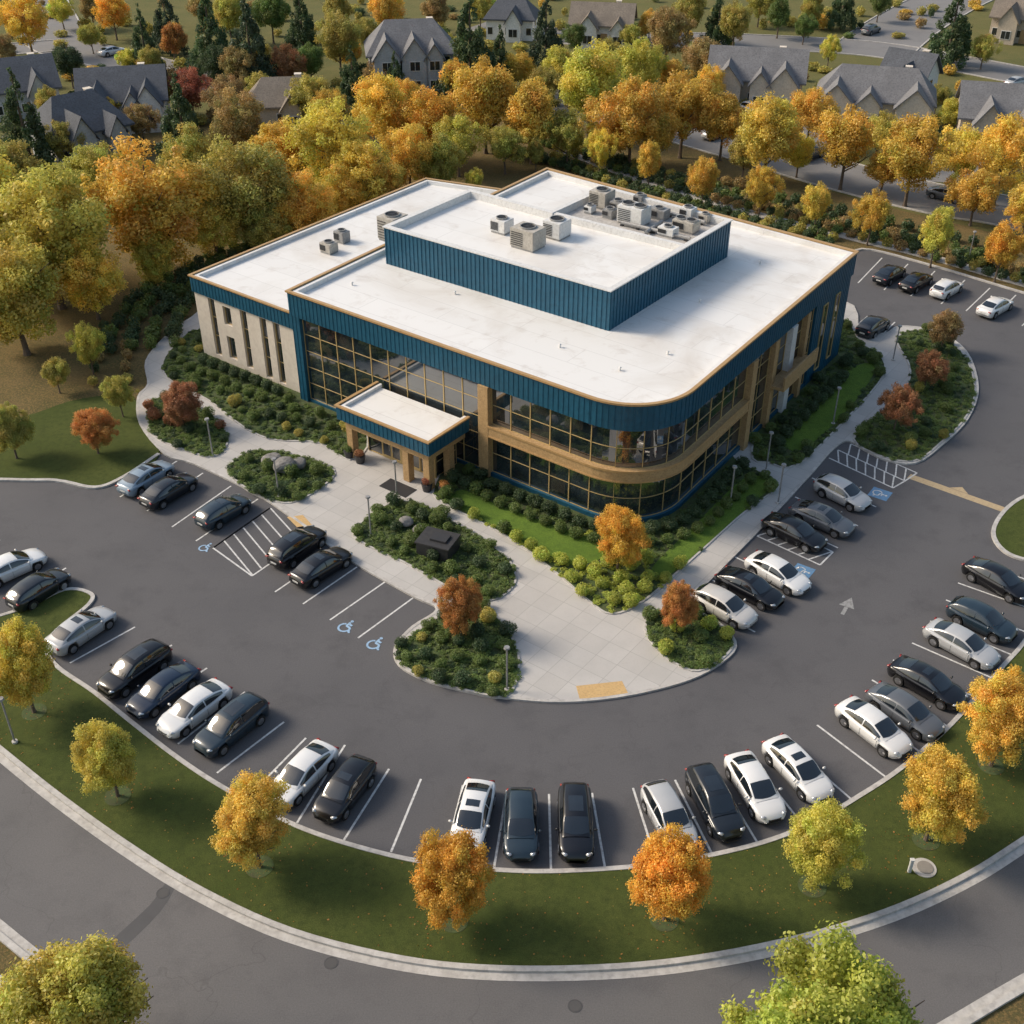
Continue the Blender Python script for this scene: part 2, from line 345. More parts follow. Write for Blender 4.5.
# ------------------------------------------------------------------ markings
class Marks:
    def __init__(s): s.bm = bmesh.new(); s.k = 0
    def line(s, p, q, w=.12, z=.006):
        p, q = Vector(p), Vector(q); d = (q-p).normalized(); n = Vector((-d.y, d.x))*w/2; s.k += 1; z += (s.k % 9)*.0006
        s.bm.faces.new([s.bm.verts.new((v.x, v.y, z)) for v in (p+n, q+n, q-n, p-n)])
    def poly(s, pts, z=.006):
        s.k += 1; s.bm.faces.new([s.bm.verts.new((v[0], v[1], z+(s.k % 9)*.0006)) for v in pts])
mk = Marks()
stalls = [((135,627),(70,663)),((172,645),(98,690)),((207,668),(138,716)),((245,692),(178,744)),((284,722),(217,773)),((306,738),(250,795)),((345,745),(297,823)),((389,769),(344,840)),((421,779),(391,852)),((463,785),(444,862)),((507,790),(494,868)),((549,794),(551,870)),((592,793),(605,868)),((633,788),(657,864)),((675,780),(712,854)),((712,768),(757,842)),((748,756),(803,825)),((785,742),(851,799)),((817,725),(887,778)),((848,700),(920,752)),((872,680),(950,728)),((893,660),(975,697)),((912,643),(992,678)),((930,621),(1012,655)),((946,600),(1028,633)),((958,583),(1045,614)),((972,560),(1055,590)),
 ((177,461),(120,497)),((203,473),(147,511)),((231,486),(172,527)),((258,499),(196,541)),((270,508),(213,548)),((335,551),(275,592)),((357,567),(303,604)),((385,582),(330,620)),((413,598),(358,638)),((312,535),(252,576)),
 ((693,600),(755,632)),((712,580),(774,610)),((735,557),(797,587)),((757,536),(820,565)),((775,519),(838,548)),((795,497),(858,526)),((812,478),(876,507)),((829,458),(893,488)),((838,450),(905,481)),
 ((882,258),(858,283)),((908,264),(884,290)),((935,271),(911,296)),((965,280),(941,304)),((990,288),(966,311)),((1016,295),(992,319)),((1045,303),(1022,326)),((868,316),(845,335)),((895,322),(872,345)),
 ((30,550),(-12,566)),((66,568),(18,598)),((0,540),(-40,550))]
for a, b in stalls: mk.line(G(*a), G(*b))
def hatch(a, b, c, d, n):
    A, B, Cc, D = G(*a), G(*b), G(*c), G(*d)
    mk.line(A, D); mk.line(B, Cc); mk.line(D, Cc)
    for i in range(n):
        t0, t1 = i/n, min(1, (i+1.1)/n)
        mk.line(A.lerp(D, t0)*.985+B*.015, B.lerp(Cc, t1)*.985+A*.015, .11)
hatch((270,508),(312,535),(252,576),(213,548), 6)
hatch((838,450),(829,458),(893,488),(905,481), 7)
hatch((851,444),(838,450),(905,481),(917,473), 7)
hatch((757,536),(771,523),(833,552),(820,565), 6)
struct('road_markings', mk.bm, M['line'])
fm = Marks(); c = G(847,606); d = (G(852,598)-G(843,614)).normalized(); n = Vector((-d.y, d.x))
fm.poly([c+d*1.0, c-d*.1+n*.5, c-d*.1+n*.14, c-d*.1-n*.14, c-d*.1-n*.5]); fm.poly([c-d*.14+n*.12, c-d*1.0+n*.12, c-d*1.0-n*.12, c-d*.14-n*.12])
struct('arrow_marking', fm.bm, M['faint'])
tm = Marks(); A, B = G(909,476), G(1010,512); d = (B-A).normalized(); n = Vector((-d.y, d.x))
tm.line(A, B, .7)
cc_ = G(957,493); tm.poly([cc_+n*1.0, cc_+n*.355+d*.7, cc_+n*.355-d*.7], .012)
struct('tan_stop_band', tm.bm, M['tan'])
tp = bmesh.new(); slab(tp, GP([(576,686),(622,681),(628,693),(580,700)], .12), .126, .1); struct('tactile_pad', tp, M['tactile'])
tp = bmesh.new(); slab(tp, GP([(287,517),(303,515),(312,525),(297,527)], .12), .126, .1); struct('tactile_pad', tp, M['tactile'])
def icon(px, py, ang, label, s=1.0, sq=False):
    c = G(px, py); t = thing('accessible_symbol', label, 'road marking', (c.x, c.y, 0), ang, 'accessible parking symbols')
    if sq: b = bmesh.new(); slab(b, [(-.62*s,-.65*s),(.62*s,-.65*s),(.62*s,.65*s),(-.62*s,.65*s)], .013); link('blue_square', b, M['signblue'], t)
    w = Marks()
    pts = [(-.05,.5),(.05,.48),(.09,.41),(.05,.34),(-.05,.33),(-.1,.41)]
    w.poly([(x*s, y*s) for x, y in pts], .018); lw = .08 if sq else .12
    for a_, b_ in (((-.02,.3),(-.02,-.02)),((-.02,.16),(.22,.14)),((-.02,-.02),(.24,-.04)),((.24,-.04),(.36,-.34)),((.36,-.34),(.46,-.3))): w.line(Vector(a_)*s, Vector(b_)*s, lw*s, .018)
    prev = None
    for k in range(13):
        an = R(110+k*20); q = Vector((-.02+.3*math.cos(an), -.18+.3*math.sin(an)))*s
        if prev is not None: w.line(prev, q, lw*.9*s, .018)
        prev = q
    link('wheelchair_figure', w.bm, M['line'] if sq else M['figblue'], t)
icon(206,547,R(-35),'pale blue wheelchair symbol near the hatched bay on the left',1.05)
icon(347,626,R(-35),'pale blue wheelchair symbol in the left of the two empty accessible bays',1.25)
icon(376,643,R(-35),'pale blue wheelchair symbol in the empty bay closest to the round-ended island',1.25)
icon(880,494,R(-125),'blue wheelchair symbol beside the hatched bay right of the silver car',1.1,True)
icon(803,571,R(-125),'blue wheelchair symbol in the gap between white and black cars',1.0,True)
bm = bmesh.new(); slab(bm, smooth(GP([(150,905),(168,880),(176,884),(160,912),(120,950),(108,945)]), True, 3), .004); struct('road_patch', bm, M['patch'])
for i, (px, py, w) in enumerate([(163,893,'near the lawn kerb on the left'),(331,963,'left of centre on the lower road'),(575,1006,'below the orange trees on the lower road')]):
    p = G(px, py); t = thing('manhole_cover', 'round dark manhole cover '+w, 'manhole cover', (p.x,p.y,0), 0, 'manhole covers')
    b = bmesh.new(); cyl(b, (0,0,.006), .28, .012, 24); link('cover', b, M['iron'], t)
    b = bmesh.new(); ribbon(b, [(.31*math.cos(a),.31*math.sin(a)) for a in [2*math.pi*k/24 for k in range(24)]], -.02,.02,0,.014,True); link('rim', b, M['patch'], t)

# ------------------------------------------------------------------ office building
A, B, Cc, D = Vector((-17.5,86.3)), Vector((9.3,66.2)), Vector((28.9,94.3)), Vector((3.5,115.6))
RAD = 5.0
u = (B-A).normalized(); v = (Cc-B).normalized()
t1 = B-u*RAD; t2 = B+v*RAD
arc = []
for k in range(17):
    t = k/16; w = .72
    den = (1-t)**2+2*w*t*(1-t)+t*t
    arc.append((t1*(1-t)**2+B*2*w*t*(1-t)+t2*t*t)/den)
MP = [A]+arc+[Cc, D]
def cum(pts):
    s = [0.0]
    for a, b in zip(pts, pts[1:]): s.append(s[-1]+(b-a).length)
    return s
loop = MP+[A]; SC = cum(loop)
def at(s):
    for i in range(len(SC)-1):
        if s <= SC[i+1]+1e-9:
            t = (s-SC[i])/(SC[i+1]-SC[i]); return loop[i].lerp(loop[i+1], t)
    return loop[-1].copy()
def sub(s0, s1):
    return [at(s0)]+[loop[i] for i in range(len(loop)) if s0+1e-4 < SC[i] < s1-1e-4]+[at(s1)]
sT1 = SC[1]; sT2 = SC[17]; sC = SC[18]; sD = SC[19]; sEnd = SC[20]
rr = lambda r: sT2+(r-RAD)
BL = thing('office_building', 'two-storey office building with blue metal bands, gold framed glass and white roof', 'building', (6,90,0))
def part(name, bm, m, parent=BL, smooth=False):
    return link(name, bm, m, parent, smooth, world=(parent is BL))
def ribs(bm, S0, S1, o0, o1, z0, z1, step=.42):
    n = int((S1-S0)/step)
    for i in range(n+1):
        s = S0+.05+(S1-S0-.1)*i/n; ribbon(bm, [at(max(0,s-.02)), at(min(sEnd,s+.02))], o0, o1, z0, z1)
Z1, Z0 = 9.7, 7.75
b = bmesh.new(); ribbon(b, MP, -.1, .15, Z0, Z1, True)
for s0, s1 in ((0,sT1),(sT1,sT2),(sT2,sC),(sC,sD),(sD,sEnd)): ribs(b, s0, s1, .152, .18, Z0+.02, Z1-.02)
part('parapet', b, M['blue'])
b = bmesh.new(); ribbon(b, MP, -.42, -.102, 9.0, 9.72, True); part('parapet_lining', b, M['roof'])
b = bmesh.new(); ribbon(b, MP, -.02, .26, 9.703, 9.84, True); part('coping', b, M['gold'])
b = bmesh.new(); slab(b, offs(MP, -.3, True), 9.3, 9.0); roof = part('roof', b, M['roof'])
b = bmesh.new(); ribbon(b, MP, -.6, -.102, Z0-.05, Z0+.15, True); part('soffit', b, M['dark'])
b = bmesh.new()
ribbon(b, sub(rr(27), sEnd), -.5, 0, 0, Z0)
ribs(b, rr(27), sC, .002, .03, .05, Z0-.02)
ribbon(b, sub(0, .9), -.5, .1, 0, Z0)
ribs(b, 0, .9, .102, .13, .05, Z0-.02)
ribbon(b, sub(.9, 19), -.45, -.05, 0, .4); ribbon(b, sub(19.9, rr(14.6)), -.45, .02, 0, .5); ribbon(b, sub(rr(15.4), rr(27)), -.45, -.02, 0, .45)
part('wall', b, M['blue'])
b = bmesh.new(); ribbon(b, sub(19.9, rr(14.55)), -.35, .28, 3.75, 4.6); part('floor_band', b, M['wood'])
b = bmesh.new(); ribbon(b, sub(19.9, rr(14.55)), .282, .34, 4.5, 4.66); ribbon(b, sub(19.9, rr(14.55)), .282, .33, 3.7, 3.8); part('band_trim', b, M['gold'])
b = bmesh.new(); ribbon(b, sub(rr(18.8), rr(25.3)), -.2, 1.3, 3.7, 3.95); ribbon(b, sub(rr(18.8), rr(25.3)), 1.15, 1.3, 3.95, 4.9)
part('balcony', b, M['wood'])
for s0, s1, m, o in ((19.0,19.9,'wood',.3),(rr(14.6),rr(15.4),'wood',.3),(rr(18.7),rr(19.35),'wood',.22),(rr(21.7),rr(22.6),'white',.3),(rr(24.8),rr(25.4),'wood',.22)):
    b = bmesh.new(); ribbon(b, [at(s0), at(s1)], -.4, o, 0, Z0-.01); part('column', b, M[m])
def window(s0, s1, z0, z1, nv, nh, setb=-.14, path=None, w=.020):
    P = path or sub
    b = bmesh.new()
    for i in range(nv+1):
        s = s0+w+(s1-s0-2*w)*i/nv; ribbon(b, P(s-w, s+w), setb-.14, setb-.04, z0, z1)
    for j in range(nh+1):
        z = z0+w+(z1-z0-2*w)*j/nh; ribbon(b, P(s0, s1), setb-.135, setb-.05, z-w, z+w)
    f = part('window', b, M['mullion'])
    b = bmesh.new(); ribbon(b, P(s0, s1), setb-.14, setb-.09, z0+.01, z1-.01); link('pane', b, M['glass'], f)
def bays(s0, s1, n, *a):
    for i in range(n): window(s0+(s1-s0)*i/n, s0+(s1-s0)*(i+1)/n, *a)
bays(.9, 19, 10, .4, Z0, 1, 5)
for z0, z1, nh in ((.5,3.75,2),(4.6,Z0,2)):
    bays(19.9, sT1, 5, z0, z1, 1, nh); bays(sT1, sT2, 2, z0, z1, 2, nh); bays(sT2, rr(14.6), 5, z0, z1, 1, nh)
for r0, r1 in ((15.4,18.7),(19.35,21.7),(22.6,24.8),(25.4,27)): window(rr(r0), rr(r1), .45, Z0, 2, 5)
for r in (28.6, 31.2):
    b = bmesh.new()
    for a_, c_, z_, zz in ((r,r+.08,1,7),(r+.82,r+.9,1,7),(r+.08,r+.82,1,1.08),(r+.08,r+.82,6.92,7)): ribbon(b, [at(rr(a_)), at(rr(c_))], .004, .1, z_, zz)
    f = part('window', b, M['mullion']); b = bmesh.new(); ribbon(b, [at(rr(r+.08)), at(rr(r+.82))], .003, .05, 1.08, 6.92); link('pane', b, M['glass'], f)
# wing
E = Vector((-27.4,94.6)); Fk = Vector((-8.8,119.2)); Gk = D-v*1.5
A0 = A+Vector((.25,.55))
WP = [E, A0, Gk, Fk]; WL = WP+[E]; WS = cum(WL)
def wsub(s0, s1):
    def wat(s):
        for i in range(4):
            if s <= WS[i+1]+1e-9: return WL[i].lerp(WL[i+1], (s-WS[i])/(WS[i+1]-WS[i]))
        return WL[-1]
    return [wat(max(0,s0)), wat(s1)]
wl = WS[1]
b = bmesh.new(); ribbon(b, [Gk, Fk, E, A0-u*.3], -.1, .14, 6.1, 7.5)
n = int(wl/.42)
for i in range(n): ribbon(b, wsub(.1+i*.42, .14+i*.42), .142, .17, 6.12, 7.48)
part('wing_parapet', b, M['blue'])
b = bmesh.new(); ribbon(b, [Gk, Fk, E, A0-u*.3], -.4, -.102, 6.9, 7.52); part('wing_parapet_lining', b, M['roof'])
b = bmesh.new(); ribbon(b, [Gk, Fk, E, A0-u*.2], -.02, .24, 7.503, 7.62); part('wing_coping', b, M['gold'])
b = bmesh.new(); slab(b, offs(WP, -.28, True), 7.15, 6.9); part('wing_roof', b, M['roof'])
slots = [(1.7,2.5,.6,5.95),(3.5,4.5,4.0,5.7),(3.5,4.5,.8,2.9),(5.7,6.5,.6,5.95),(8.1,8.9,.4,5.95),(9.7,10.5,.4,5.95)]
b = bmesh.new(); prev = 0.0
for s0, s1, z0, z1 in slots:
    if s0 > prev: ribbon(b, wsub(prev, s0), -.4, 0, 0, 6.1)
    if z0 > 3.5: ribbon(b, wsub(s0, s1), -.4, -.003, 2.9, z0); ribbon(b, wsub(s0, s1), -.4, -.003, z1, 6.1)
    else:
        ribbon(b, wsub(s0, s1), -.4, -.003, 0, z0)
        if z1 > 4: ribbon(b, wsub(s0, s1), -.4, -.003, z1, 6.1)
    prev = s1
ribbon(b, wsub(prev, wl-.05), -.4, 0, 0, 6.1)
ribbon(b, [Fk, E+Vector((.12,.16))], -.4, 0, 0, 6.1); ribbon(b, [Gk, Fk-v*.4], -.4, -.01, 0, 6.1)
part('stone_wall', b, M['stone'])
for s0, s1, z0, z1 in slots: window(s0, s1, z0, z1, 1, 3 if z1-z0 > 3 else 1, -.16, wsub, .03)
# canopy with glazed vestibule
cn = Vector((u.y, -u.x)); K0 = at(9.1)+cn*.12; K1 = at(17.9)+cn*.12
KO = 4.5
KP = [K0+cn*KO, K1+cn*KO, K1, K0]
b = bmesh.new(); ribbon(b, [K0, K0+cn*KO, K1+cn*KO, K1], -.12, .12, 3.5, 4.6)
P_ = [K0, KP[0], KP[1], K1]; kl = cum(P_)
def kat(s):
    for i in range(3):
        if s <= kl[i+1]: return P_[i].lerp(P_[i+1], (s-kl[i])/(kl[i+1]-kl[i]))
s = .2
while s < kl[-1]-.2:
    ribbon(b, [kat(s), kat(s+.035)], .122, .15, 3.52, 4.58); s += .42
cano = part('canopy', b, M['blue'])
b = bmesh.new(); ribbon(b, P_, -.02, .22, 4.603, 4.72); link('canopy_coping', b, M['gold'], cano)
b = bmesh.new(); slab(b, offs([K0, KP[0], KP[1], K1], -.11, True), 4.35, 4.2); ribbon(b, P_, -.34, -.122, 4.36, 4.62); link('canopy_roof', b, M['roof'], cano)
b = bmesh.new(); slab(b, offs([K0, KP[0], KP[1], K1], -.13, True), 3.7, 3.5); link('canopy_soffit', b, M['wood'], cano)
b = bmesh.new(); ribbon(b, [K0+u*.3, K0+u*.3+cn*(KO-.3), K1-u*.3+cn*(KO-.3), K1-u*.3], -.35, 0, 2.75, 3.49); link('canopy_beam', b, M['wood'], cano)
for q in (KP[0]+u*.6-cn*.6, KP[1]-u*.6-cn*.6, KP[1]-u*.6-cn*2.9, KP[1]-u*2.6-cn*.6):
    b = bmesh.new(); bbox(b, (q.x, q.y, 1.44), (.6,.6,2.6), .02, math.atan2(u.y,u.x)); part('column', b, M['wood'])
VP = [K0+u*.9, K0+u*.9+cn*2.6, K1-u*1.1+cn*2.6, K1-u*1.1]; vl = cum(VP)
def vsub(s0, s1):
    def va(s):
        for i in range(3):
            if s <= vl[i+1]+1e-9: return VP[i].lerp(VP[i+1], (s-vl[i])/(vl[i+1]-vl[i]))
        return VP[-1]
    return [va(s0), va(s1)]
window(.05, vl[1], .14, 2.74, 2, 2, 0, vsub, .03)
window(vl[2], vl[3]-.05, .14, 2.74, 2, 2, 0, vsub, .03)
L = vl[2]-vl[1]
window(vl[1], vl[1]+L*.22, .14, 2.74, 1, 2, 0, vsub, .03); window(vl[1]+L*.78, vl[2], .14, 2.74, 1, 2, 0, vsub, .03)
for i in range(4):
    s0 = vl[1]+L*.22+i*L*.14; w_ = L*.14-.01
    b = bmesh.new()
    for a_, c_, z_, zz in ((s0,s0+.09,0.14,2.74),(s0+w_-.09,s0+w_,.14,2.74),(s0+.09,s0+w_-.09,.14,.36),(s0+.09,s0+w_-.09,2.4,2.74)): ribbon(b, vsub(a_, c_), -.12, -.01, z_, zz)
    dr = part('door', b, M['mullion']); b = bmesh.new(); ribbon(b, vsub(s0+.09, s0+w_-.09), -.09, -.05, .36, 2.4); link('pane', b, M['glass'], dr)
    hx = s0+(.14 if i % 2 else w_-.18); b = bmesh.new(); ribbon(b, vsub(hx, hx+.04), 0, .06, .9, 1.9); link('handle', b, M['grey'], dr)
# penthouse
P1, P2, P3 = Vector((-10.5,92.9)), Vector((7.2,80.1)), Vector((18.2,94.4)); Q, Rr, S = Vector((8.2,102.5)), Vector((3.3,96.4)), Vector((-3.7,101.7))
PH = [P1, P2, P3, Q, Rr, S]
b = bmesh.new(); ribbon(b, PH, -.12, 0, 9.2, 12.45, True)
for a_, c_ in zip(PH, PH[1:]+PH[:1]):
    L = (c_-a_).length; d = (c_-a_)/L; n = int(L/.42)
    for i in range(n):
        p = a_+d*(.1+i*L/n); ribbon(b, [p, p+d*.04], .002, .05, 9.32, 12.4)
pent = part('penthouse', b, M['blue'])
b = bmesh.new(); ribbon(b, PH, -.4, -.122, 11.6, 12.46, True); ribbon(b, PH, -.38, .1, 12.463, 12.56, True)
q = P2+(P3-P2).normalized()*11.0
ribbon(b, [Rr+u*.45, q-u*.45], -.2, .2, 11.9, 12.5); link('penthouse_parapet', b, M['white'], pent)
b = bmesh.new(); slab(b, offs(PH, -.2, True), 11.95, 11.6); link('penthouse_roof', b, M['roof'], pent)
b = bmesh.new(); slab(b, [P3-u*.5-v*.4, Q+u*.4-v*.4, Rr+v*.6+u*.5, q+v*.5-u*.5], 11.97, 11.9); link('equipment_deck', b, nmat('deck_grey', (.42,.40,.38), (.5,.48,.45), .8, (.3,.28,.26), 3), pent)

def unit(px, py, z, w, d, h, rz, kind, label, m='white'):
    p = G(px, py, z+h*.5); t = thing('rooftop_unit', label, 'rooftop unit', (p.x, p.y, z), rz, 'rooftop equipment')
    b = bmesh.new(); box(b, (0,0,.08), (w*.92,d*.92,.16)); link('mounting_kerb', b, M['grey'], t)
    b = bmesh.new(); bbox(b, (0,0,.16+h/2), (w,d,h), .04); link('housing', b, M[m], t)
    b = bmesh.new()
    for i in range(7):
        box(b, (-w*.2, -d/2-.02, .35+i*(h-.3)/7), (w*.5,.05,.05)); box(b, (-w/2-.02, 0, .35+i*(h-.3)/7), (.05,d*.7,.05))
    link('grille', b, M['dark'], t)
    nf = 2 if kind == 2 else 1
    for i in range(nf):
        x = (i-.5)*w*.48 if nf == 2 else 0; r = min(d*.34, w*.22 if nf == 2 else w*.34)
        b = bmesh.new(); ribbon(b, [(x+r*math.cos(a), r*math.sin(a)) for a in [2*math.pi*k/20 for k in range(20)]], -.03,.04,.16+h-.01,.16+h+.14,True); f = link('fan', b, M['grey'], t)
        b = bmesh.new(); cyl(b, (x,0,.16+h+.02), r*.93, .03, 20)
        for k in range(4): box(b, (x,0,.16+h+.07), (r*1.8,.06,.02), k*math.pi/4)
        link('fan_guard', b, M['dark'], f)
rzu = math.atan2(u.y, u.x)
unit(502,226,11.95,1.5,1.3,1.0,rzu,1,'small pale unit, leftmost of three on the raised white roof')
unit(528,238,11.95,2.3,1.8,1.5,rzu,1,'largest fan unit, middle of three on the raised white roof','beige')
unit(557,229,11.95,1.7,1.7,1.3,rzu,1,'white fan unit right of the largest one on the raised roof')
unit(602,199,11.97,1.7,1.6,1.3,rzu,1,'pale unit at the far left of the equipment deck','beige')
unit(634,215,11.97,2.4,1.6,1.4,rzu,2,'big white twin-fan unit in the middle of the equipment deck')
unit(618,207,11.97,1.1,1.1,.8,rzu,1,'small box unit left of the twin-fan unit on the equipment deck','grey')
unit(659,214,11.97,1.6,1.1,.7,rzu,1,'low grey unit behind the twin-fan unit on the equipment deck','grey')
unit(686,226,11.97,2.0,1.3,.8,rzu,2,'low wide unit at the right end of the equipment deck','beige')
unit(668,232,11.97,1.5,1.0,.6,rzu,1,'low pale unit at the front of the equipment deck')
unit(610,214,11.97,1.0,1.0,.6,rzu,1,'smallest grey unit at the front left of the equipment deck','grey')
unit(688,213,11.97,1.2,1.0,.7,rzu,1,'white unit at the back right of the equipment deck')
unit(705,219,11.97,.9,.8,.55,rzu,1,'little beige unit nearest the right wall of the equipment deck','beige')
unit(640,200,11.97,.9,.9,.6,rzu,1,'little grey unit at the back of the equipment deck','grey')
unit(590,210,11.97,.8,.8,.5,rzu,1,'tiny white unit at the left wall of the equipment deck')
unit(329,248,7.15,1.3,1.1,.8,rzu,1,'small beige unit, nearer of two on the lower wing roof','beige')
unit(342,237,7.15,1.2,1.0,.9,rzu,1,'small grey unit, farther of two on the lower wing roof','grey')
unit(393,228,9.3,1.9,2.0,2.0,rzu,1,'tall beige cabinet standing left of the blue raised screen','beige')
for i, (pa, pb, w) in enumerate([((622,222),(690,238),'front'),((640,205),(705,222),'back'),((646,232),(662,221),'middle')]):
    a_, c_ = G(*pa, 12.3), G(*pb, 12.3); t = thing('duct', 'grey metal duct run at the %s of the equipment deck' % w, 'duct', (a_.x, a_.y, 11.97), 0, 'rooftop equipment')
    b = bmesh.new(); L = c_-a_; tube(b, [(0,0,.3),(L.x*.5,L.y*.5,.3),(L.x,L.y,.3)], [.16]*3, 10); link('pipe', b, M['grey'], t)
    b = bmesh.new()
    for k in range(5): box(b, (L.x*k/4*.94+.02, L.y*k/4*.94, .08), (.25,.25,.16), rzu)
    link('pipe_support', b, M['dark'], t)
for i, (px, py, w) in enumerate([(455,292,'near the front edge left of centre'),(560,345,'below the middle of the blue screen'),(668,352,'near the rounded corner'),(760,262,'on the right side of the roof'),(700,300,'right of the blue screen'),(620,368,'close to the rounded front corner'),(352,283,'near the left front corner')]):
    p = G(px, py, 9.5); t = thing('roof_vent', 'small white vent pipe on the main roof '+w, 'vent', (p.x,p.y,9.3), 0, 'small roof vents')
    b = bmesh.new(); cyl(b, (0,0,.12), .07, .24, 10); link('pipe', b, M['white'], t)
    b = bmesh.new(); cyl(b, (0,0,.27), .12, .07, 12, .07); link('cap', b, M['white'], t)

# ------------------------------------------------------------------ foliage
def leaves(centers, radii, n, leaf, seed, tintv=.35, inner=.3, huev=.16, spread=.34):
    g = np.random.default_rng(seed); cs = np.array(centers); rs = np.array(radii)
    w = rs**2; idx = g.choice(len(cs), n, p=w/w.sum())
    d = g.normal(size=(n,3)); d /= np.linalg.norm(d, axis=1)[:,None]
    rad = rs[idx]*(1-inner*g.random(n)**1.5)*(.88+spread*g.random(n)**2)
    P = cs[idx]+d*rad[:,None]
    nr = d+g.normal(size=(n,3))*.7+np.array([0,0,.35]); nr /= np.linalg.norm(nr, axis=1)[:,None]
    t = np.cross(nr, g.normal(size=(n,3))); t /= np.linalg.norm(t, axis=1)[:,None]; bt = np.cross(nr, t)
    s = leaf*(.55+.8*g.random(n))[:,None]
    V = np.stack([P-t*s*.6, P-bt*s*.38, P+t*s*.6, P+bt*s*.38], 1).reshape(-1,3)
    ct = (1-tintv)+2*tintv*g.random(len(cs)); ch = g.normal(size=len(cs))*huev
    br = ct[idx]*(.84+.32*g.random(n)); hh = ch[idx]+g.normal(size=n)*huev*.45
    col = np.stack([br*(1+hh*.45), br*(1-hh*.22), br*np.ones(n), np.ones(n)], 1)
    return V, np.repeat(col, 4, 0)
def leafobj(name, V, col):
    n = len(V)//4; me = bpy.data.meshes.new(name)
    me.vertices.add(len(V)); me.vertices.foreach_set('co', V.astype(np.float32).ravel())
    me.loops.add(len(V)); me.loops.foreach_set('vertex_index', np.arange(len(V), dtype=np.int32))
    me.polygons.add(n); me.polygons.foreach_set('loop_start', np.arange(0, len(V), 4, dtype=np.int32))
    me.update(calc_edges=True)
    a = me.color_attributes.new('tint', 'FLOAT_COLOR', 'POINT'); a.data.foreach_set('color', np.clip(col, 0, 3).astype(np.float32).ravel())
    me.materials.append(M['leaf']); return me
def crown_clumps(seed, n=46, zc=.59, zr=.34, rmin=.04, rmax=.115):
    g = random.Random(seed); cs, rs = [], []
    lob = [(g.uniform(0,6.28), g.uniform(-.6,.9), g.uniform(.62,1.3)) for _ in range(7)]
    for i in range(n):
        th = g.uniform(0,6.283); cp = g.uniform(-.95,1); ph = math.acos(cp); r = g.uniform(.35,1.0)**.7
        k = 1
        for a, c_, l in lob: k *= 1+(l-1)*max(0, math.cos(th-a))**2*max(0, 1-abs(cp-c_))
        rad = .40*k*(.88 if cp < -.4 else 1)*(1-.18*max(0,cp)**2)
        cs.append((rad*r*math.sin(ph)*math.cos(th), rad*r*math.sin(ph)*math.sin(th), zc+zr*1.04*r*k**.5*cp)); rs.append(g.uniform(rmin,rmax)*(1.25-.5*r))
    cs.append((0,0,zc)); rs.append(.2); return cs, rs
def trunk_mesh(seed, conifer=False):
    g = random.Random(seed); b = bmesh.new()
    if conifer: tube(b, [(0,0,0),(0,0,.5),(0,0,.95)], [.03,.02,.004])
    else:
        tube(b, [(0,0,-.01),(0,0,.04),(.01,.005,.25),(0,.01,.5),(-.01,0,.8)], [.030,.020,.016,.011,.004])
        for i in range(10):
            z = g.uniform(.2,.55); a = g.uniform(0,6.28); l = g.uniform(.2,.35)
            tube(b, [(0.005,0,z),(l*.5*math.cos(a),l*.5*math.sin(a),z+.09),(l*math.cos(a),l*math.sin(a),z+.22)], [.010,.006,.002], 5)
    me = bpy.data.meshes.new('trunk'); bmesh.ops.recalc_face_normals(b, faces=b.faces); b.to_mesh(me); b.free(); me.materials.append(M['bark']); return me
CR = [leafobj('crown', *leaves(*crown_clumps(100+i, 110), 24000, .0205, 50+i, .22, .5, .13, .55)) for i in range(7)]
CRW = [leafobj('crown', *leaves(*crown_clumps(160+i, 150, .52, .42, .035, .10), 30000, .0185, 60+i, .22, .5, .13, .6)) for i in range(4)]
CRH = [leafobj('crown', *leaves(*crown_clumps(200+i, 150, .55, .38, .035, .105), 60000, .015, 70+i, .2, .5, .12, .6)) for i in range(4)]
def con_clumps(seed):
    g = random.Random(seed); cs, rs = [], []
    for i in range(95):
        z = 1-(i/95)**.6*.9; r = (1-z)*.46*g.uniform(.6,1.05); a = g.uniform(0,6.28)
        cs.append((r*math.cos(a), r*math.sin(a), z-.02)); rs.append(.025+.055*(1-z)+.01)
    return cs, rs
CF = [leafobj('crown', *leaves(*con_clumps(300+i), 11000, .027, 90+i, .3, .5, .1)) for i in range(2)]
TK = [trunk_mesh(i) for i in range(4)]; TKC = trunk_mesh(9, True)
COL = {'gold':(.76,.53,.105),'yellow':(.76,.60,.12),'orange':(.78,.48,.08),'deep':(.62,.31,.09),'rust':(.42,.20,.095),'red':(.42,.16,.09),'brown':(.42,.30,.12),
       'olive':(.48,.42,.105),'yg':(.62,.55,.115),'lime':(.48,.52,.095),'green':(.165,.225,.06),'dark':(.085,.13,.055),'darkb':(.07,.105,.058)}
WORD = {'gold':'golden','yellow':'yellow','orange':'orange','deep':'deep orange','rust':'rust red','red':'red','brown':'brown','olive':'olive','yg':'yellow-green','lime':'bright green','green':'green','dark':'dark green','darkb':'dark green'}
tcount = [0]
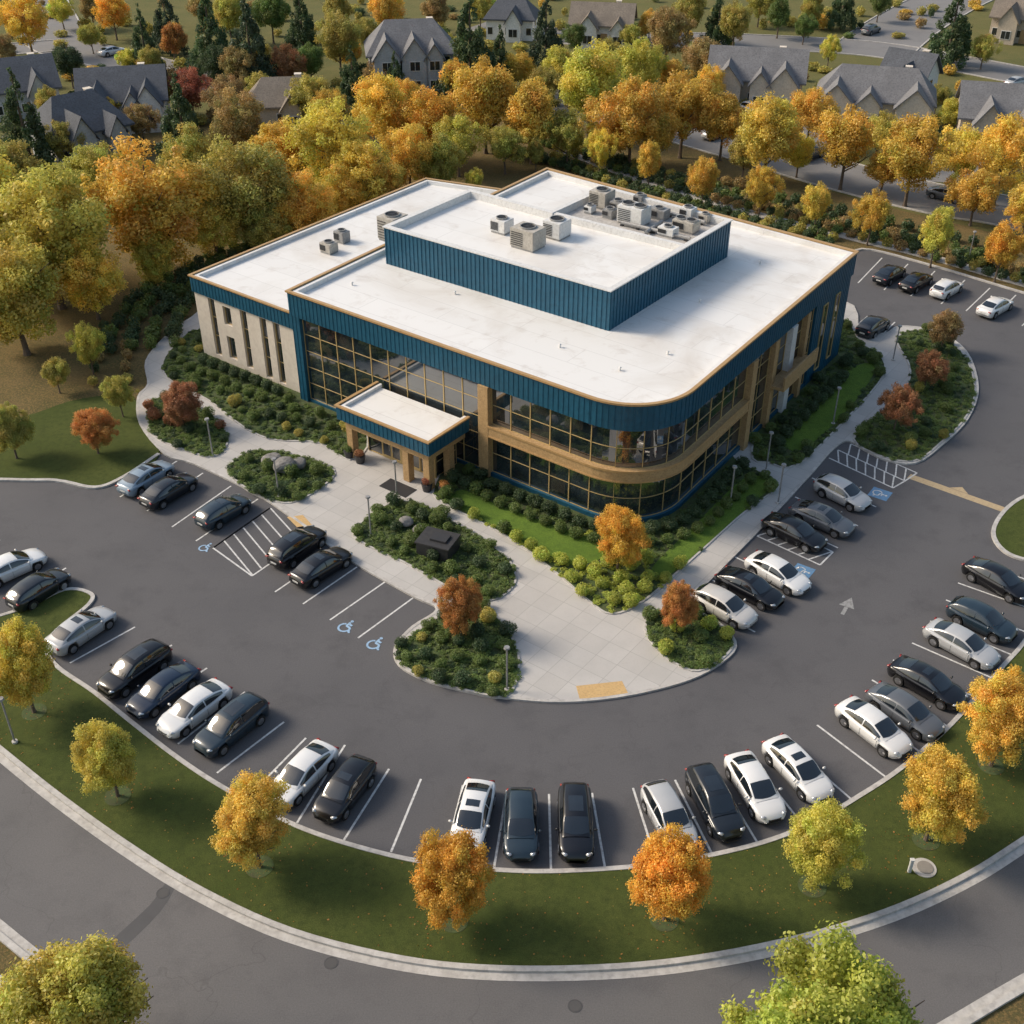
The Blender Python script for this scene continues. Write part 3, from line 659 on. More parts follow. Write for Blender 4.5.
def tree(cx, cy, w, hr, ck, label, group, con=False, hd=False, cat='tree', cz=.58, wood=False, k=1.16):
    z = 5
    for _ in range(4):
        p = G(cx, cy, z); d = depth(p.x, p.y, z); W = w*d/F; H = hr*W; z = cz*H
    i = tcount[0]; tcount[0] += 1
    t = thing('conifer_tree' if con else 'broadleaf_tree', label, cat, (p.x, p.y, 0), random.uniform(0,6.28), group)
    t.scale = (W*k, W*k, H)
    tr = bpy.data.objects.new('trunk', TKC if con else TK[i % 4]); C.objects.link(tr); tr.parent = t
    cr = bpy.data.objects.new('crown', CF[i % 2] if con else (CRH[i % 4] if hd else CRW[i % 4] if wood else CR[(i*5+3) % 7])); C.objects.link(cr); cr.parent = t
    c = COL[ck]; j = random.uniform(.88,1.12); kk = random.uniform(.96,1.08); cr.color = (c[0]*j, c[1]*j*kk, c[2]*j, 1)
    return t, p, W
def row(lst, where, group, con=False, **kw):
    lst = sorted(lst, key=lambda a: a[0])
    for i, a in enumerate(lst):
        cn_ = 'conifer' if con else 'tree'
        tree(*a, f'{WORD[a[4]]} {cn_}, {ORD[i]} from the left {where}', group, con, **kw)
mul = bmesh.new(); nlawn = []
front = [(18,660,90,1.4,'yellow'),(106,753,82,1.35,'yg'),(251,820,94,1.35,'yellow'),(452,872,98,1.4,'orange'),(670,870,98,1.42,'orange'),(823,838,98,1.35,'yg'),(941,789,100,1.35,'gold'),(1008,713,98,1.35,'gold')]
fl = ['golden yellow tree at the left edge below the left parked cars','yellow-green tree on the lawn near the left end','bright yellow tree on the lawn below the white car','orange tree on the lawn left of the black cars','orange tree on the lawn below the half-hidden silver car','yellow-green tree on the lawn at lower right','golden tree on the lawn near the white parked car','golden tree at the right edge above the lawn']
for a, l in zip(front, fl):
    t, p, W = tree(*a, l, 'trees on the curved lawn', hd=True, k=1.12); nlawn.append((p, W))
    cyl(mul, (p.x, p.y, .1), .7, .03, 20)
m_ = link('mulch_rings', mul, M['mulch']); m_['kind'] = 'structure'
tree(68,1010,200,1.15,'yg','large yellow-green tree in the bottom left corner','roadside trees', hd=True)
tree(838,1038,234,1.15,'lime','large bright green tree at the bottom edge, right of centre','roadside trees', hd=True)
for a, l in zip([(620,532,64,1.35,'orange'),(460,603,54,1.45,'deep'),(679,603,46,1.5,'deep'),(180,401,52,1.1,'rust'),(92,426,48,1.2,'deep'),(118,392,34,1.5,'olive'),(8,426,52,1.3,'olive'),(87,345,38,1.6,'yg'),(946,328,38,1.3,'brown'),(929,366,38,1.3,'rust'),(899,405,42,1.3,'rust'),(55,372,34,1.2,'olive')],
    ['orange tree in the front bed below the rounded glass corner','red-orange tree in the round-ended island by the plaza','small red-orange tree in the island beside the white car','red-brown tree in the corner bed by the left walkway','rust orange tree on the left lawn','slim olive tree behind the rust orange lawn tree','olive tree at the left edge of the lawn','slim yellow-green tree at the edge of the left wood','brown tree at the top of the far right island','rust tree in the middle of the far right island','rust red tree by the walkway in the far right island','small olive tree on the leaf-strewn ground at left']):
    tree(*a, l, 'small trees in the grounds', hd=a[2] > 45)
row([(600,148,32,1.6,'yellow'),(650,160,32,1.6,'gold'),(704,176,35,1.6,'gold'),(762,187,35,1.6,'gold'),(818,203,35,1.6,'yellow'),(873,212,40,1.5,'gold'),(938,230,46,1.5,'yg'),(1003,246,44,1.5,'orange'),(475,180,22,1.5,'yg'),(536,150,26,1.5,'olive')], 'in the young row behind the office', 'young trees behind the office')
row([(382,108,78,1.15,'gold'),(430,118,72,1.15,'orange'),(485,96,86,1.15,'gold'),(532,112,78,1.15,'gold'),(590,80,86,1.15,'yg'),(632,114,80,1.15,'gold'),(684,106,78,1.15,'gold'),(724,118,64,1.15,'gold'),(770,132,82,1.15,'yellow'),(812,112,54,1.15,'gold'),(848,140,76,1.15,'gold'),(915,152,84,1.15,'gold'),(960,152,60,1.15,'yellow'),(1006,152,82,1.15,'gold'),(978,190,58,1.1,'gold'),(568,132,54,1.15,'olive'),(660,130,58,1.15,'gold'),(458,140,58,1.1,'yg'),(505,145,46,1.1,'olive'),(745,152,44,1.1,'olive'),(880,132,48,1.1,'yg'),(612,132,48,1.1,'gold'),(1030,205,60,1.1,'gold'),(885,168,44,1.1,'gold'),(800,150,44,1.1,'yellow')], 'in the big row behind the office', 'large trees along the street behind the office', k=1.14)
row([(148,196,152,.95,'gold'),(42,222,160,1.0,'yg'),(8,280,135,1.05,'yg'),(252,182,116,1.05,'olive'),(322,142,100,1.15,'yellow'),(362,170,82,1.1,'yellow'),(300,202,78,1.1,'gold'),(238,116,72,1.1,'brown'),(210,208,82,1.1,'yg'),(408,150,68,1.1,'gold'),(88,270,80,1.15,'yellow'),(-30,200,140,1.1,'yg'),(338,192,62,1.1,'gold'),(190,156,72,1.1,'olive'),(440,158,54,1.1,'olive'),(95,172,78,1.0,'olive'),(5,168,78,1.0,'olive'),(280,152,78,1.1,'gold'),(385,185,50,1.1,'gold'),(265,225,58,1.05,'olive'),(150,255,54,1.1,'yg')], 'in the wood left of the office', 'trees in the left wood', wood=True, k=1.14)
row([(20,114,62,1.7,'dark'),(180,112,60,1.5,'dark'),(142,34,36,1.9,'dark'),(208,25,56,1.6,'dark'),(248,35,60,1.6,'darkb'),(470,38,70,1.5,'dark'),(546,28,48,1.6,'darkb'),(500,55,40,1.7,'dark'),(352,72,36,1.7,'dark'),(955,20,54,1.4,'dark'),(395,72,30,1.6,'dark'),(165,15,40,1.7,'darkb'),(300,12,40,1.6,'dark'),(720,12,34,1.6,'dark'),(845,-4,34,1.6,'dark')], 'at the back', 'tall conifers at the back', con=True)
row([(25,18,60,1.1,'gold'),(68,62,40,1.1,'dark'),(112,12,42,1.1,'orange'),(172,38,36,1.2,'deep'),(190,88,48,1.1,'red'),(218,62,40,1.2,'dark'),(285,62,42,1.2,'rust'),(338,38,54,1.2,'olive'),(336,8,44,1.2,'olive'),(270,10,46,1.2,'green'),(310,97,50,1.1,'olive'),(238,66,44,1.2,'brown'),(228,12,44,1.2,'olive'),(330,107,44,1.1,'gold'),(150,60,34,1.1,'olive'),(90,35,28,1.1,'olive'),(225,95,46,1.1,'brown'),(310,60,40,1.1,'green'),(260,60,40,1.1,'olive'),(60,8,32,1.1,'yg'),(200,5,36,1.1,'brown'),(162,92,36,1.1,'olive'),(105,110,34,1.1,'gold'),(46,100,34,1.1,'olive'),(140,120,38,1.1,'brown'),(5,48,34,1.1,'brown'),(90,6,34,1.1,'brown'),(350,50,34,1.1,'gold'),(260,88,36,1.1,'olive'),(62,140,44,1.1,'olive'),(128,58,26,1.1,'yg')], 'among the upper left houses', 'trees among the upper left houses', k=1.08)
row([(385,10,48,1.2,'gold'),(436,8,40,1.1,'brown'),(640,66,58,1.2,'yg'),(668,32,56,1.2,'brown'),(705,56,46,1.2,'brown'),(735,22,42,1.2,'olive'),(708,84,40,1.2,'gold'),(830,48,24,1.4,'yg'),(780,12,36,1.2,'green'),(812,6,32,1.2,'olive'),(985,48,32,1.1,'olive'),(690,12,42,1.2,'olive'),(560,66,46,1.2,'yg'),(455,76,38,1.2,'gold'),(1015,-5,36,1.1,'green'),(520,68,42,1.1,'gold'),(480,5,34,1.1,'olive'),(365,30,34,1.1,'olive'),(672,76,44,1.1,'gold'),(500,88,40,1.1,'olive'),(405,96,44,1.1,'gold'),(545,84,42,1.1,'olive'),(950,112,38,1.1,'yg'),(826,90,32,1.1,'olive'),(938,96,28,1.1,'olive'),(650,22,30,1.1,'gold'),(575,36,30,1.1,'green'),(632,34,26,1.1,'olive'),(805,26,28,1.1,'green'),(760,4,34,1.1,'olive'),(880,2,30,1.1,'green'),(378,74,32,1.1,'brown'),(450,46,28,1.1,'olive'),(700,102,34,1.1,'yg'),(610,52,34,1.1,'olive')], 'among the top centre and right houses', 'trees among the top centre and right houses', k=1.08)

# shrubs
def shrub_base(seed, n, leaf):
    g = random.Random(seed); cs, rs = [(0,0,.34)], [.36]
    for i in range(12):
        a = g.uniform(0,6.28); r = g.uniform(.1,.24); cs.append((r*math.cos(a), r*math.sin(a), g.uniform(.22,.46))); rs.append(g.uniform(.16,.22))
    return leaves(cs, rs, n, leaf, seed, .1, .2, .1, .15)
SH = [leafobj('shrub', *shrub_base(400+i, 2000, .055)) for i in range(4)]
foot = offs(MP, .5, True); wfoot = offs(WP, .5, True); kfoot = offs(KP, .3, True)
def free(p):
    return not (inpoly(p, foot) or inpoly(p, wfoot) or inpoly(p, kfoot))
PAL = {'wing':['green','dark','green','dark','green','olive'],'corner':['green','rust','dark','green'],'boulder':['green','green','dark'],'plinth':['green','dark','green','green'],'front':['green','dark','green'],
       'entry_island':['green','olive','green','dark'],'small_island':['green','lime','green'],'side':['dark','green','green','dark'],'far_island':['dark','olive','green','green']}
LBL = {'wing':'in the bed along the pale stone wing','corner':'in the corner bed with the red-brown tree','boulder':'in the small island bed with boulders','plinth':'in the island bed with the black block','front':'in the front bed below the glass corner','entry_island':'in the round-ended island by the plaza','small_island':'in the small island beside the right parked cars','side':'in the bed along the right side of the office','far_island':'in the far right island bed'}
NUM = {'wing':46,'corner':13,'boulder':11,'plinth':26,'front':50,'entry_island':26,'small_island':9,'side':30,'far_island':24}
placed = []
def put_shrub(p, d, key, k):
    o = bpy.data.objects.new('shrub', SH[random.randrange(4)]); C.objects.link(o)
    o.location = (p[0], p[1], .12); o.rotation_euler = (0,0,random.uniform(0,6.28)); o.scale = (d, d, d*random.uniform(.85,1.1))
    c = COL[k]; j = random.uniform(.85,1.15); o.color = (c[0]*j, c[1]*j, c[2]*j, 1)
    tag(o, f'{WORD[k]} rounded shrub {LBL[key]}', 'shrub', f'{WORD[k]} shrubs {LBL[key]}'); placed.append((p, d))
def scatter(poly, n, dmin, tries=4000):
    xs = [p[0] for p in poly]; ys = [p[1] for p in poly]; out = []
    for _ in range(tries):
        if len(out) >= n: break
        p = Vector((random.uniform(min(xs),max(xs)), random.uniform(min(ys),max(ys))))
        if inpoly(p, poly) and free(p) and not any(inpoly(p, l) for l in LPS) and all((p-q).length > dmin for q, _ in out+placed): out.append((p, 1))
    return [p for p, _ in out]
limez = [(G(590,580),5.2),(G(655,592),3.6),(G(520,550),2.0),(G(480,520),1.6)]
def rowshrubs(pts, off, step, d, key, k):
    q = offs(pts, off, False); cs_ = cum(q); s = step*.5
    while s < cs_[-1]:
        for i in range(len(q)-1):
            if cs_[i] <= s <= cs_[i+1]:
                x = q[i].lerp(q[i+1], (s-cs_[i])/max(1e-6, cs_[i+1]-cs_[i])); put_shrub(x, d, key, k); break
        s += step
rowshrubs(sub(20.4, rr(12.5)), 1.35, 1.3, 1.55, 'front', 'dark')
rowshrubs(sub(21, rr(11.5)), 2.75, 1.3, 1.3, 'front', 'green')
rowshrubs([E+u*.8, A0-u*.8], 1.3, 1.35, 1.5, 'wing', 'dark'); rowshrubs([E+u*.8, A0-u*.8], 2.9, 1.5, 1.35, 'wing', 'green')
rowshrubs(sub(rr(16), rr(31)), 2.2, 1.6, 1.7, 'side', 'dark')
for key, n in NUM.items():
    for p in scatter(BP[key], n-(16 if key == 'wing' else 9 if key == 'side' else 12 if key == 'front' else 0), 1.1):
        k = random.choice(PAL[key]); lim = key == 'front' and any((p-c_).length < r_ for c_, r_ in limez)
        put_shrub(p, random.uniform(1.25,1.6) if lim else random.uniform(1.0,1.6), key, 'lime' if lim else k)
tb = [shrub_base(450+i, 170, .13) for i in range(3)]
def stuff(name, spots, label, base=tb):
    Vs, Cs = [], []
    for p, z, d, h, ck in spots:
        V, col = base[random.randrange(len(base))]; a = random.uniform(0,6.28); ca_, sa_ = math.cos(a), math.sin(a)
        W = V @ np.array([[ca_,sa_,0],[-sa_,ca_,0],[0,0,1]])*np.array([d,d,h])+np.array([p[0],p[1],z]); Vs.append(W)
        c = COL[ck]; j = random.uniform(.85,1.15); Cs.append(col*np.array([c[0]*j,c[1]*j,c[2]*j,1]))
    o = bpy.data.objects.new(name, leafobj(name, np.concatenate(Vs), np.concatenate(Cs))); C.objects.link(o)
    o['kind'] = 'stuff'; tag(o, label, 'plants'); return o
sp = []
placed = []
for key, poly in BP.items():
    for p in scatter(poly, 480, .34, 3400):
        k = random.choice(['green']*5+['dark'])
        if key == 'front' and any((p-c_).length < r_ for c_, r_ in limez): k = 'lime'
        sp.append((p, .13, random.uniform(.5,.85), random.uniform(.22,.42), k))
stuff('ground_cover', sp, 'low smooth ground cover filling the planting beds around the office')
sb = [shrub_base(470+i, 560, .095) for i in range(3)]
def along(c, offsets, step, d, pal):
    p = smooth(GP(c), False, 6); out = []
    for o in offsets:
        q = offs(p, o, False); cs_ = cum(q); s = 0
        while s < cs_[-1]:
            for i in range(len(q)-1):
                if cs_[i] <= s <= cs_[i+1]:
                    x = q[i].lerp(q[i+1], (s-cs_[i])/max(1e-6, cs_[i+1]-cs_[i])); out.append((x+Vector((random.uniform(-.2,.2), random.uniform(-.2,.2))), 0, d*random.uniform(.85,1.2), d*random.uniform(.8,1.15), random.choice(pal))); break
            s += step
    return out
hs = along([(500,150),(560,162),(640,190),(740,218),(845,243)], (0,1.6), 1.3, 1.7, ['dark','green','dark','olive'])
hs += along([(560,140),(640,168),(740,198),(852,226),(930,246),(1024,272),(1150,305)], (0,1.5,3.2), 1.4, 1.7, ['dark','dark','green','brown','olive'])
hs += along([(700,178),(800,205),(900,228),(1024,258)], (0,4), 1.9, 1.8, ['dark','green','brown'])
stuff('hedge', hs, 'dark hedge rows planted behind the office and the far parking', sb)
hs = along([(110,352),(118,325),(140,298),(180,278),(215,258),(290,232),(380,195)], (0,1.8,3.6,5.6), 1.6, 1.9, ['dark','green','dark','green'])
hs += along([(95,385),(100,350),(110,320)], (0,2.5), 2.2, 1.5, ['dark','brown','olive'])
stuff('hedge', hs, 'dark green shrub rows planted left of the office at the wood edge', sb)
hs = []
for _ in range(420):
    px, py = random.uniform(-60,1080), random.uniform(-12,140)
    if inpoly((px, py), [(740,30),(1080,30),(1080,110),(860,75),(740,60)]) and random.random() < .8: continue
    p = G(px, py); hs.append((p, 0, random.uniform(1.6,3.8), random.uniform(1.3,3.0), random.choice(['dark','green','olive','olive','gold','olive','brown'])))
stuff('undergrowth', hs, 'mixed undergrowth between the background houses and trees', sb)
# fallen leaves
Pn = []
for p, W in nlawn:
    for _ in range(110):
        a = random.uniform(0,6.28); r = abs(random.gauss(0, W*.55)); q = Vector((p.x+r*math.cos(a), p.y+r*math.sin(a)))
        if inpoly(q, lawn_poly): Pn.append((q.x, q.y, .115))
for _ in range(900):
    q = G(random.uniform(0,1024), random.uniform(600,960))
    if inpoly(q, lawn_poly): Pn.append((q.x, q.y, .115))
P = np.array(Pn); n = len(P); nr = rng.normal(size=(n,3))*.3+np.array([0,0,1]); nr /= np.linalg.norm(nr,axis=1)[:,None]
t = np.cross(nr, rng.normal(size=(n,3))); t /= np.linalg.norm(t,axis=1)[:,None]; bt = np.cross(nr,t); s = (.03+.04*rng.random(n))[:,None]
V = np.stack([P-t*s,P-bt*s*.7,P+t*s,P+bt*s*.7],1).reshape(-1,3); cc = np.stack([.28+.2*rng.random(n), .15+.1*rng.random(n), .04*np.ones(n), np.ones(n)],1)
o = bpy.data.objects.new('fallen_leaves', leafobj('fallen_leaves', V, np.repeat(cc,4,0))); C.objects.link(o); o['kind'] = 'stuff'; tag(o, 'small fallen leaves scattered on the curved lawn', 'leaves')

# ------------------------------------------------------------------ small things
def boulder(px, py, s, label, seed):
    b = bmesh.new(); bmesh.ops.create_icosphere(b, subdivisions=3, radius=.5); g = random.Random(seed); dirs = [Vector((g.gauss(0,1),g.gauss(0,1),g.gauss(0,1))).normalized() for _ in range(9)]
    for v_ in b.verts:
        n_ = v_.co.normalized(); k = 1
        for d_ in dirs: k -= .5*max(0, n_.dot(d_)-.72)
        v_.co = n_*.5*k; v_.co.z *= .7
    o = link('boulder', b, M['rock'], None, False); p = G(px, py, .3); o.location = (p.x,p.y,.2+.24*s); o.scale = (s,s,s); o.rotation_euler = (0,0,seed); tag(o, label, 'boulder', 'grey boulders')
boulder(272,463,1.6,'leftmost grey boulder in the small island bed',1); boulder(286,470,1.9,'largest grey boulder in the middle of the small island bed',2); boulder(299,466,1.3,'rightmost grey boulder in the small island bed',3)
boulder(406,524,1.1,'grey boulder left of the black block in the island bed',4); boulder(418,530,.8,'small grey boulder touching the black block in the island bed',5)
p = G(438,545,.7); t = thing('stone_block', 'square black stone block with raised slab top in the island bed', 'stone block', (p.x,p.y,.17), rzu+.25)
b = bmesh.new(); bbox(b, (0,0,.5), (2.4,1.9,1.0), .03); link('base', b, M['black'], t)
b = bmesh.new(); bbox(b, (0,0,1.06), (2.55,2.05,.12), .02); link('slab', b, M['black'], t)
b = bmesh.new(); bbox(b, (.2,0,1.2), (1.2,.9,.14), .02); link('cover', b, M['dark'], t)
LS = [(371,536,'left of the black block island'),(213,456,'by the corner bed on the left'),(279,497,'in the small boulder island'),(730,505,'in the lawn strip right of the orange tree'),(507,690,'at the tip of the round-ended island'),(778,503,'beside the right hand walkway'),(766,470,'near the right end of the glass wall'),(833,424,'halfway up the right side walkway'),(397,500,'near the entrance canopy'),(968,262,'behind the far parked cars'),(893,360,'at the bend of the right side walkway'),(15,742,'at the left edge of the curved lawn')]
root = None
for px, py, w in LS:
    p = G(px, py, .12); lab = 'slim grey path lamp '+w
    if root is None:
        root = thing('path_lamp', lab, 'lamp', (p.x,p.y,.1), 0, 'path lamps')
        b = bmesh.new(); cyl(b, (0,0,.06), .16, .12, 14); link('base', b, M['kerb'], root)
        b = bmesh.new(); cyl(b, (0,0,1.65), .055, 3.1, 10); link('pole', b, M['grey'], root)
        b = bmesh.new(); cyl(b, (0,0,3.3), .19, .1, 16, .16); cyl(b, (0,0,3.2), .09, .12, 12); h = link('lamp_head', b, M['grey'], root)
        b = bmesh.new(); cyl(b, (0,0,3.235), .14, .02, 16); link('lens', b, M['lamp_clear'], h)
    else: dup(root, (p.x,p.y,.1), random.uniform(0,3), lab, 'path lamps')
for i, (px, py, ck, w) in enumerate([(360,458,'rust','left of the entrance canopy'),(349,453,'green','next to the wing bed'),(427,486,'red','at the right foot of the canopy'),(444,489,'deep','right of the entrance column')]):
    p = G(px, py, .5); t = thing('planter', 'round dark planter with %s plants %s' % (WORD[ck], w), 'planter', (p.x,p.y,.12), 0, 'entrance planters')
    b = bmesh.new(); cyl(b, (0,0,.3), .32, .6, 20, .42); link('pot', b, M['dark'], t, False)
    o = bpy.data.objects.new('plant', SH[i]); C.objects.link(o); o.parent = t; o.location = (0,0,.5); o.scale = (1,1,.9); o.color = (*COL[ck],1)
p = G(398,488,.12); b = bmesh.new(); box(b, (0,0,.012), (2.6,1.3,.02)); o = link('doormat', b, M['dark']); o.location = (p.x,p.y,.122); o.rotation_euler = (0,0,rzu); tag(o, 'dark rectangular doormat in front of the entrance', 'doormat')
p = G(924,868,.1); t = thing('utility_cover', 'round concrete utility pad set in the lawn at lower right', 'utility cover', (p.x,p.y,.1))
b = bmesh.new(); cyl(b, (0,0,.02), .6, .04, 28); link('pad', b, M['kerb'], t); b = bmesh.new(); cyl(b, (.05,0,.055), .4, .03, 20); link('lid', b, nmat('lid_concrete', (.22,.20,.18), (.26,.24,.21), 3), t)
p = G(909,872,.1); t = thing('marker_post', 'short white marker post beside the round utility pad', 'post', (p.x,p.y,.1))
b = bmesh.new(); bbox(b, (0,0,.45), (.17,.14,.9), .02); link('post', b, M['white'], t); b = bmesh.new(); bbox(b, (0,0,.93), (.22,.19,.06), .01); link('cap', b, M['white'], t)

# ------------------------------------------------------------------ cars
def sm(a, k=2):
    for _ in range(k):
        p = np.pad(a, 1, mode='edge'); a = .25*p[:-2]+.5*p[1:-1]+.25*p[2:]
    return a
def make_car(kind, label):
    T = dict(
     sedan=dict(L=4.66, zc=[(-2.33,.60),(-2.28,.86),(-2.15,.98),(-1.7,1.0),(-.5,.96),(.9,.94),(1.3,.90),(1.82,.82),(2.12,.73),(2.28,.62),(2.33,.48)], zt=[(-2.1,.99),(-1.75,1.11),(-1.2,1.31),(-.7,1.41),(-.1,1.44),(.35,1.40),(.8,1.22),(1.32,.92)], g=(-2.1,1.32), roof=(-1.02,.36), H=1.44),
     hatch=dict(L=4.3, zc=[(-2.15,.62),(-2.11,.92),(-2.0,1.02),(-1.4,1.02),(-.4,.98),(.85,.96),(1.2,.92),(1.7,.84),(1.95,.75),(2.1,.63),(2.15,.48)], zt=[(-2.08,1.04),(-1.9,1.22),(-1.6,1.38),(-1.0,1.48),(-.2,1.50),(.3,1.44),(.7,1.26),(1.2,.95)], g=(-2.08,1.2), roof=(-1.62,.3), H=1.5),
     suv=dict(L=4.7, zc=[(-2.35,.62),(-2.31,.95),(-2.18,1.06),(-1.6,1.08),(-.5,1.06),(.9,1.05),(1.3,1.02),(1.88,.95),(2.17,.86),(2.31,.7),(2.35,.5)], zt=[(-2.26,1.1),(-2.1,1.36),(-1.85,1.56),(-1.2,1.65),(-.3,1.67),(.35,1.60),(.8,1.38),(1.28,1.05)], g=(-2.26,1.28), roof=(-1.9,.38), H=1.67))[kind.split('_')[0]]
    suv = kind.startswith('suv'); sed = kind.startswith('sedan')
    hl = T['L']/2; xs = np.concatenate([[-hl],np.linspace(-hl+.03,hl-.03,69),[hl]])
    zc = sm(np.interp(xs, *zip(*T['zc'])), 3); wt_ = [(-hl,.56),(-hl+.07,.72),(-hl+.3,.85),(-1.2,.90),(.9,.905),(hl-.55,.87),(hl-.25,.78),(hl-.08,.62),(hl,.44)]
    w = sm(np.interp(xs, *zip(*wt_)), 3); zb = np.interp(xs, [-hl,-hl+.25,-1,1,hl-.3,hl], [.36,.24,.2,.2,.22,.32])
    XW = (-hl+.96, hl-.92)
    for xw in XW:
        k = np.abs(xs-xw) < .39; zb[k] = np.maximum(zb[k], .33+np.sqrt(.39**2-(xs[k]-xw)**2)*.98)
    t = thing('parked_car', label, 'car'); V, Fc = [], []
    for i, x in enumerate(xs):
        W, zz, b0 = w[i], zc[i], zb[i]; mid = b0+(zz-b0)*.5; ck_ = .028 if abs(x) < 1.4 else .04
        half = [(0,b0),(W*.84,b0),(W*.965,b0+.05),(W,mid),(W*1.0,zz-.2),(W*.965,zz-.09),(W*.90,zz-.03),(W*.72,zz-.008),(W*.45,zz+.024),(0,zz+ck_)]
        ring = half+[(-y, z) for y, z in half[-2:0:-1]]
        V += [(x, y, z) for y, z in ring]
    n = 18
    for i in range(len(xs)-1):
        for k in range(n): Fc.append((i*n+k, i*n+(k+1)%n, (i+1)*n+(k+1)%n, (i+1)*n+k))
    Fc += [tuple(range(n)), tuple(range((len(xs)-1)*n, len(xs)*n))]
    gx = np.linspace(T['g'][0], T['g'][1], 45); zt = sm(np.interp(gx, *zip(*T['zt'])), 4); zbs = np.interp(gx, xs, zc)-.05
    ht = (zt-zbs)/(T['H']-zbs.min()); wb = np.interp(gx, [T['g'][0],-.8,.6,T['g'][1]], [.70,.82,.82,.72]); wtp = wb-.02-.23*np.clip(ht,0,1)
    o0 = len(V); m = 9
    def sec(i):
        a, b_, z0, z1 = wb[i], wtp[i], zbs[i], zt[i]
        return [(a,z0),(a+(b_-a)*.5+.02,z0+(z1-.05-z0)*.5),(b_,max(z0,z1-.065)),(b_*.84,max(z0,z1-.02)),(0,z1),(-b_*.84,max(z0,z1-.02)),(-b_,max(z0,z1-.065)),(-(a+(b_-a)*.5+.02),z0+(z1-.05-z0)*.5),(-a,z0)]
    for i, x in enumerate(gx): V += [(x, y, z) for y, z in sec(i)]
    for i in range(len(gx)-1):
        for k in range(m-1): Fc.append((o0+i*m+k, o0+i*m+k+1, o0+(i+1)*m+k+1, o0+(i+1)*m+k))
    pyd('body', V, Fc, M['paint'], t, True)
    sx = lambda arr, x: float(np.interp(x, gx, arr))
    def toppatch(name, x0, x1, f, mt_, off=.008, n1=8, bow=0.0):
        V, Fc = [], []; ys = [-1,-.84,-.4,0,.4,.84,1]
        for i in range(n1+1):
            for y in ys:
                tt = i/n1; x = x0+(x1-x0)*tt; x += bow*(1-y*y)*(tt if bow > 0 else 1-tt)
                b_ = sx(wtp,x)*f; z1 = sx(zt,x)
                a = abs(y*f); z = z1-.02*(a/.84) if a < .84 else z1-.02-.045*(a-.84)/.16
                V.append((x, y*b_, z+off))
        k = len(ys)
        for i in range(n1):
            for j in range(k-1): Fc.append((i*k+j, i*k+j+1, (i+1)*k+j+1, (i+1)*k+j))
        return pyd(name, V, Fc, mt_, t, True)
    r0, r1 = T['roof']
    toppatch('windshield', r1+.02, T['g'][1]-.2, .93, M['carglass'], .014, 8, .12); toppatch('rear_window', T['g'][0]+(.42 if sed else .12), r0-.02, .9, M['carglass'], .014, 8, -.1)
    if suv: toppatch('sunroof', -.9, .1, .62, M['carglass'], .01)
    elif kind.endswith('sunroof'): toppatch('sunroof', -.35, .1, .6, M['carglass'], .01, 4)
    def sidewin(s, x0, x1):
        V, Fc = [], []; n1 = 8
        for i in range(n1+1):
            x = x0+(x1-x0)*i/n1; a, b_, z0, z1 = sx(wb,x), sx(wtp,x), sx(zbs,x)+.05, sx(zt,x)-.065
            for v_ in (.1,.5,.9):
                y = a+(b_-a)*v_+.02*(1-abs(2*v_-1))+.012; V.append((x, s*y, z0+(z1-z0)*v_))
        for i in range(n1):
            for j in range(2): Fc.append((i*3+j, i*3+j+1, (i+1)*3+j+1, (i+1)*3+j))
        pyd('side_window', V, Fc, M['carglass'], t, True)
    rb = T['g'][0]+(.55 if sed else .25)
    for s in (-1, 1):
        sidewin(s, rb, -.28); sidewin(s, -.2, T['g'][1]-.34)
        b = bmesh.new(); bbox(b, (0,0,0), (.32,.22,.09), .035, -s*.7); h = link('headlight', b, M['lamp_clear'], t, True); h.location = (hl-.22, s*.60, zc[-8]-.13)
        b = bmesh.new(); bbox(b, (0,0,0), (.14,.36,.10), .03, s*.35); h = link('taillight', b, M['lamp_red'], t, True); h.location = (-hl+.11, s*.58, zc[4]-.13)
        b = bmesh.new(); bbox(b, (T['g'][1]-.42, s*.98, T['zc'][5][1]+.07), (.12,.2,.13), .035); link('side_mirror', b, M['paint'], t, True)
        b = bmesh.new()
        for x in (.95,-.24,-1.1): box(b, (x, s*.905, .60), (.012,.012,.45))
        link('door_seam', b, M['dark'], t)
    b = bmesh.new(); bbox(b, (hl-.035,0,.48), (.07,.75,.2), .02); link('grille', b, M['dark'], t)
    b = bmesh.new(); box(b, (-hl-.008,0,.64), (.02,.5,.12)); link('number_plate', b, M['plate'], t)
    for xw in XW:
        for s in (-1, 1):
            b = bmesh.new(); rx = Matrix.Rotation(math.pi/2, 4, 'X'); cyl(b, (0,0,0), .33, .22, 28, None, rx); wl_ = link('wheel', b, M['tyre'], t); wl_.location = (xw, s*.78, .33)
            b = bmesh.new(); cyl(b, (0,s*.112,0), .22, .012, 20, None, rx)
            for k in range(5): box(b, (.1*math.cos(k*1.2566), s*.122, .1*math.sin(k*1.2566)), (.2,.02,.05), 0, 0, -k*1.2566)
            link('rim', b, M['rim'], wl_)
    return t
K = {'black':(.005,.005,.007),'dark':(.012,.016,.022),'navy':(.010,.022,.048),'grey':(.11,.12,.135),'silver':(.44,.45,.46),'bluesilver':(.24,.31,.38),'white':(.76,.76,.75),'pearl':(.57,.55,.52),'slate':(.018,.034,.050)}
SN = 'sedan_sunroof'
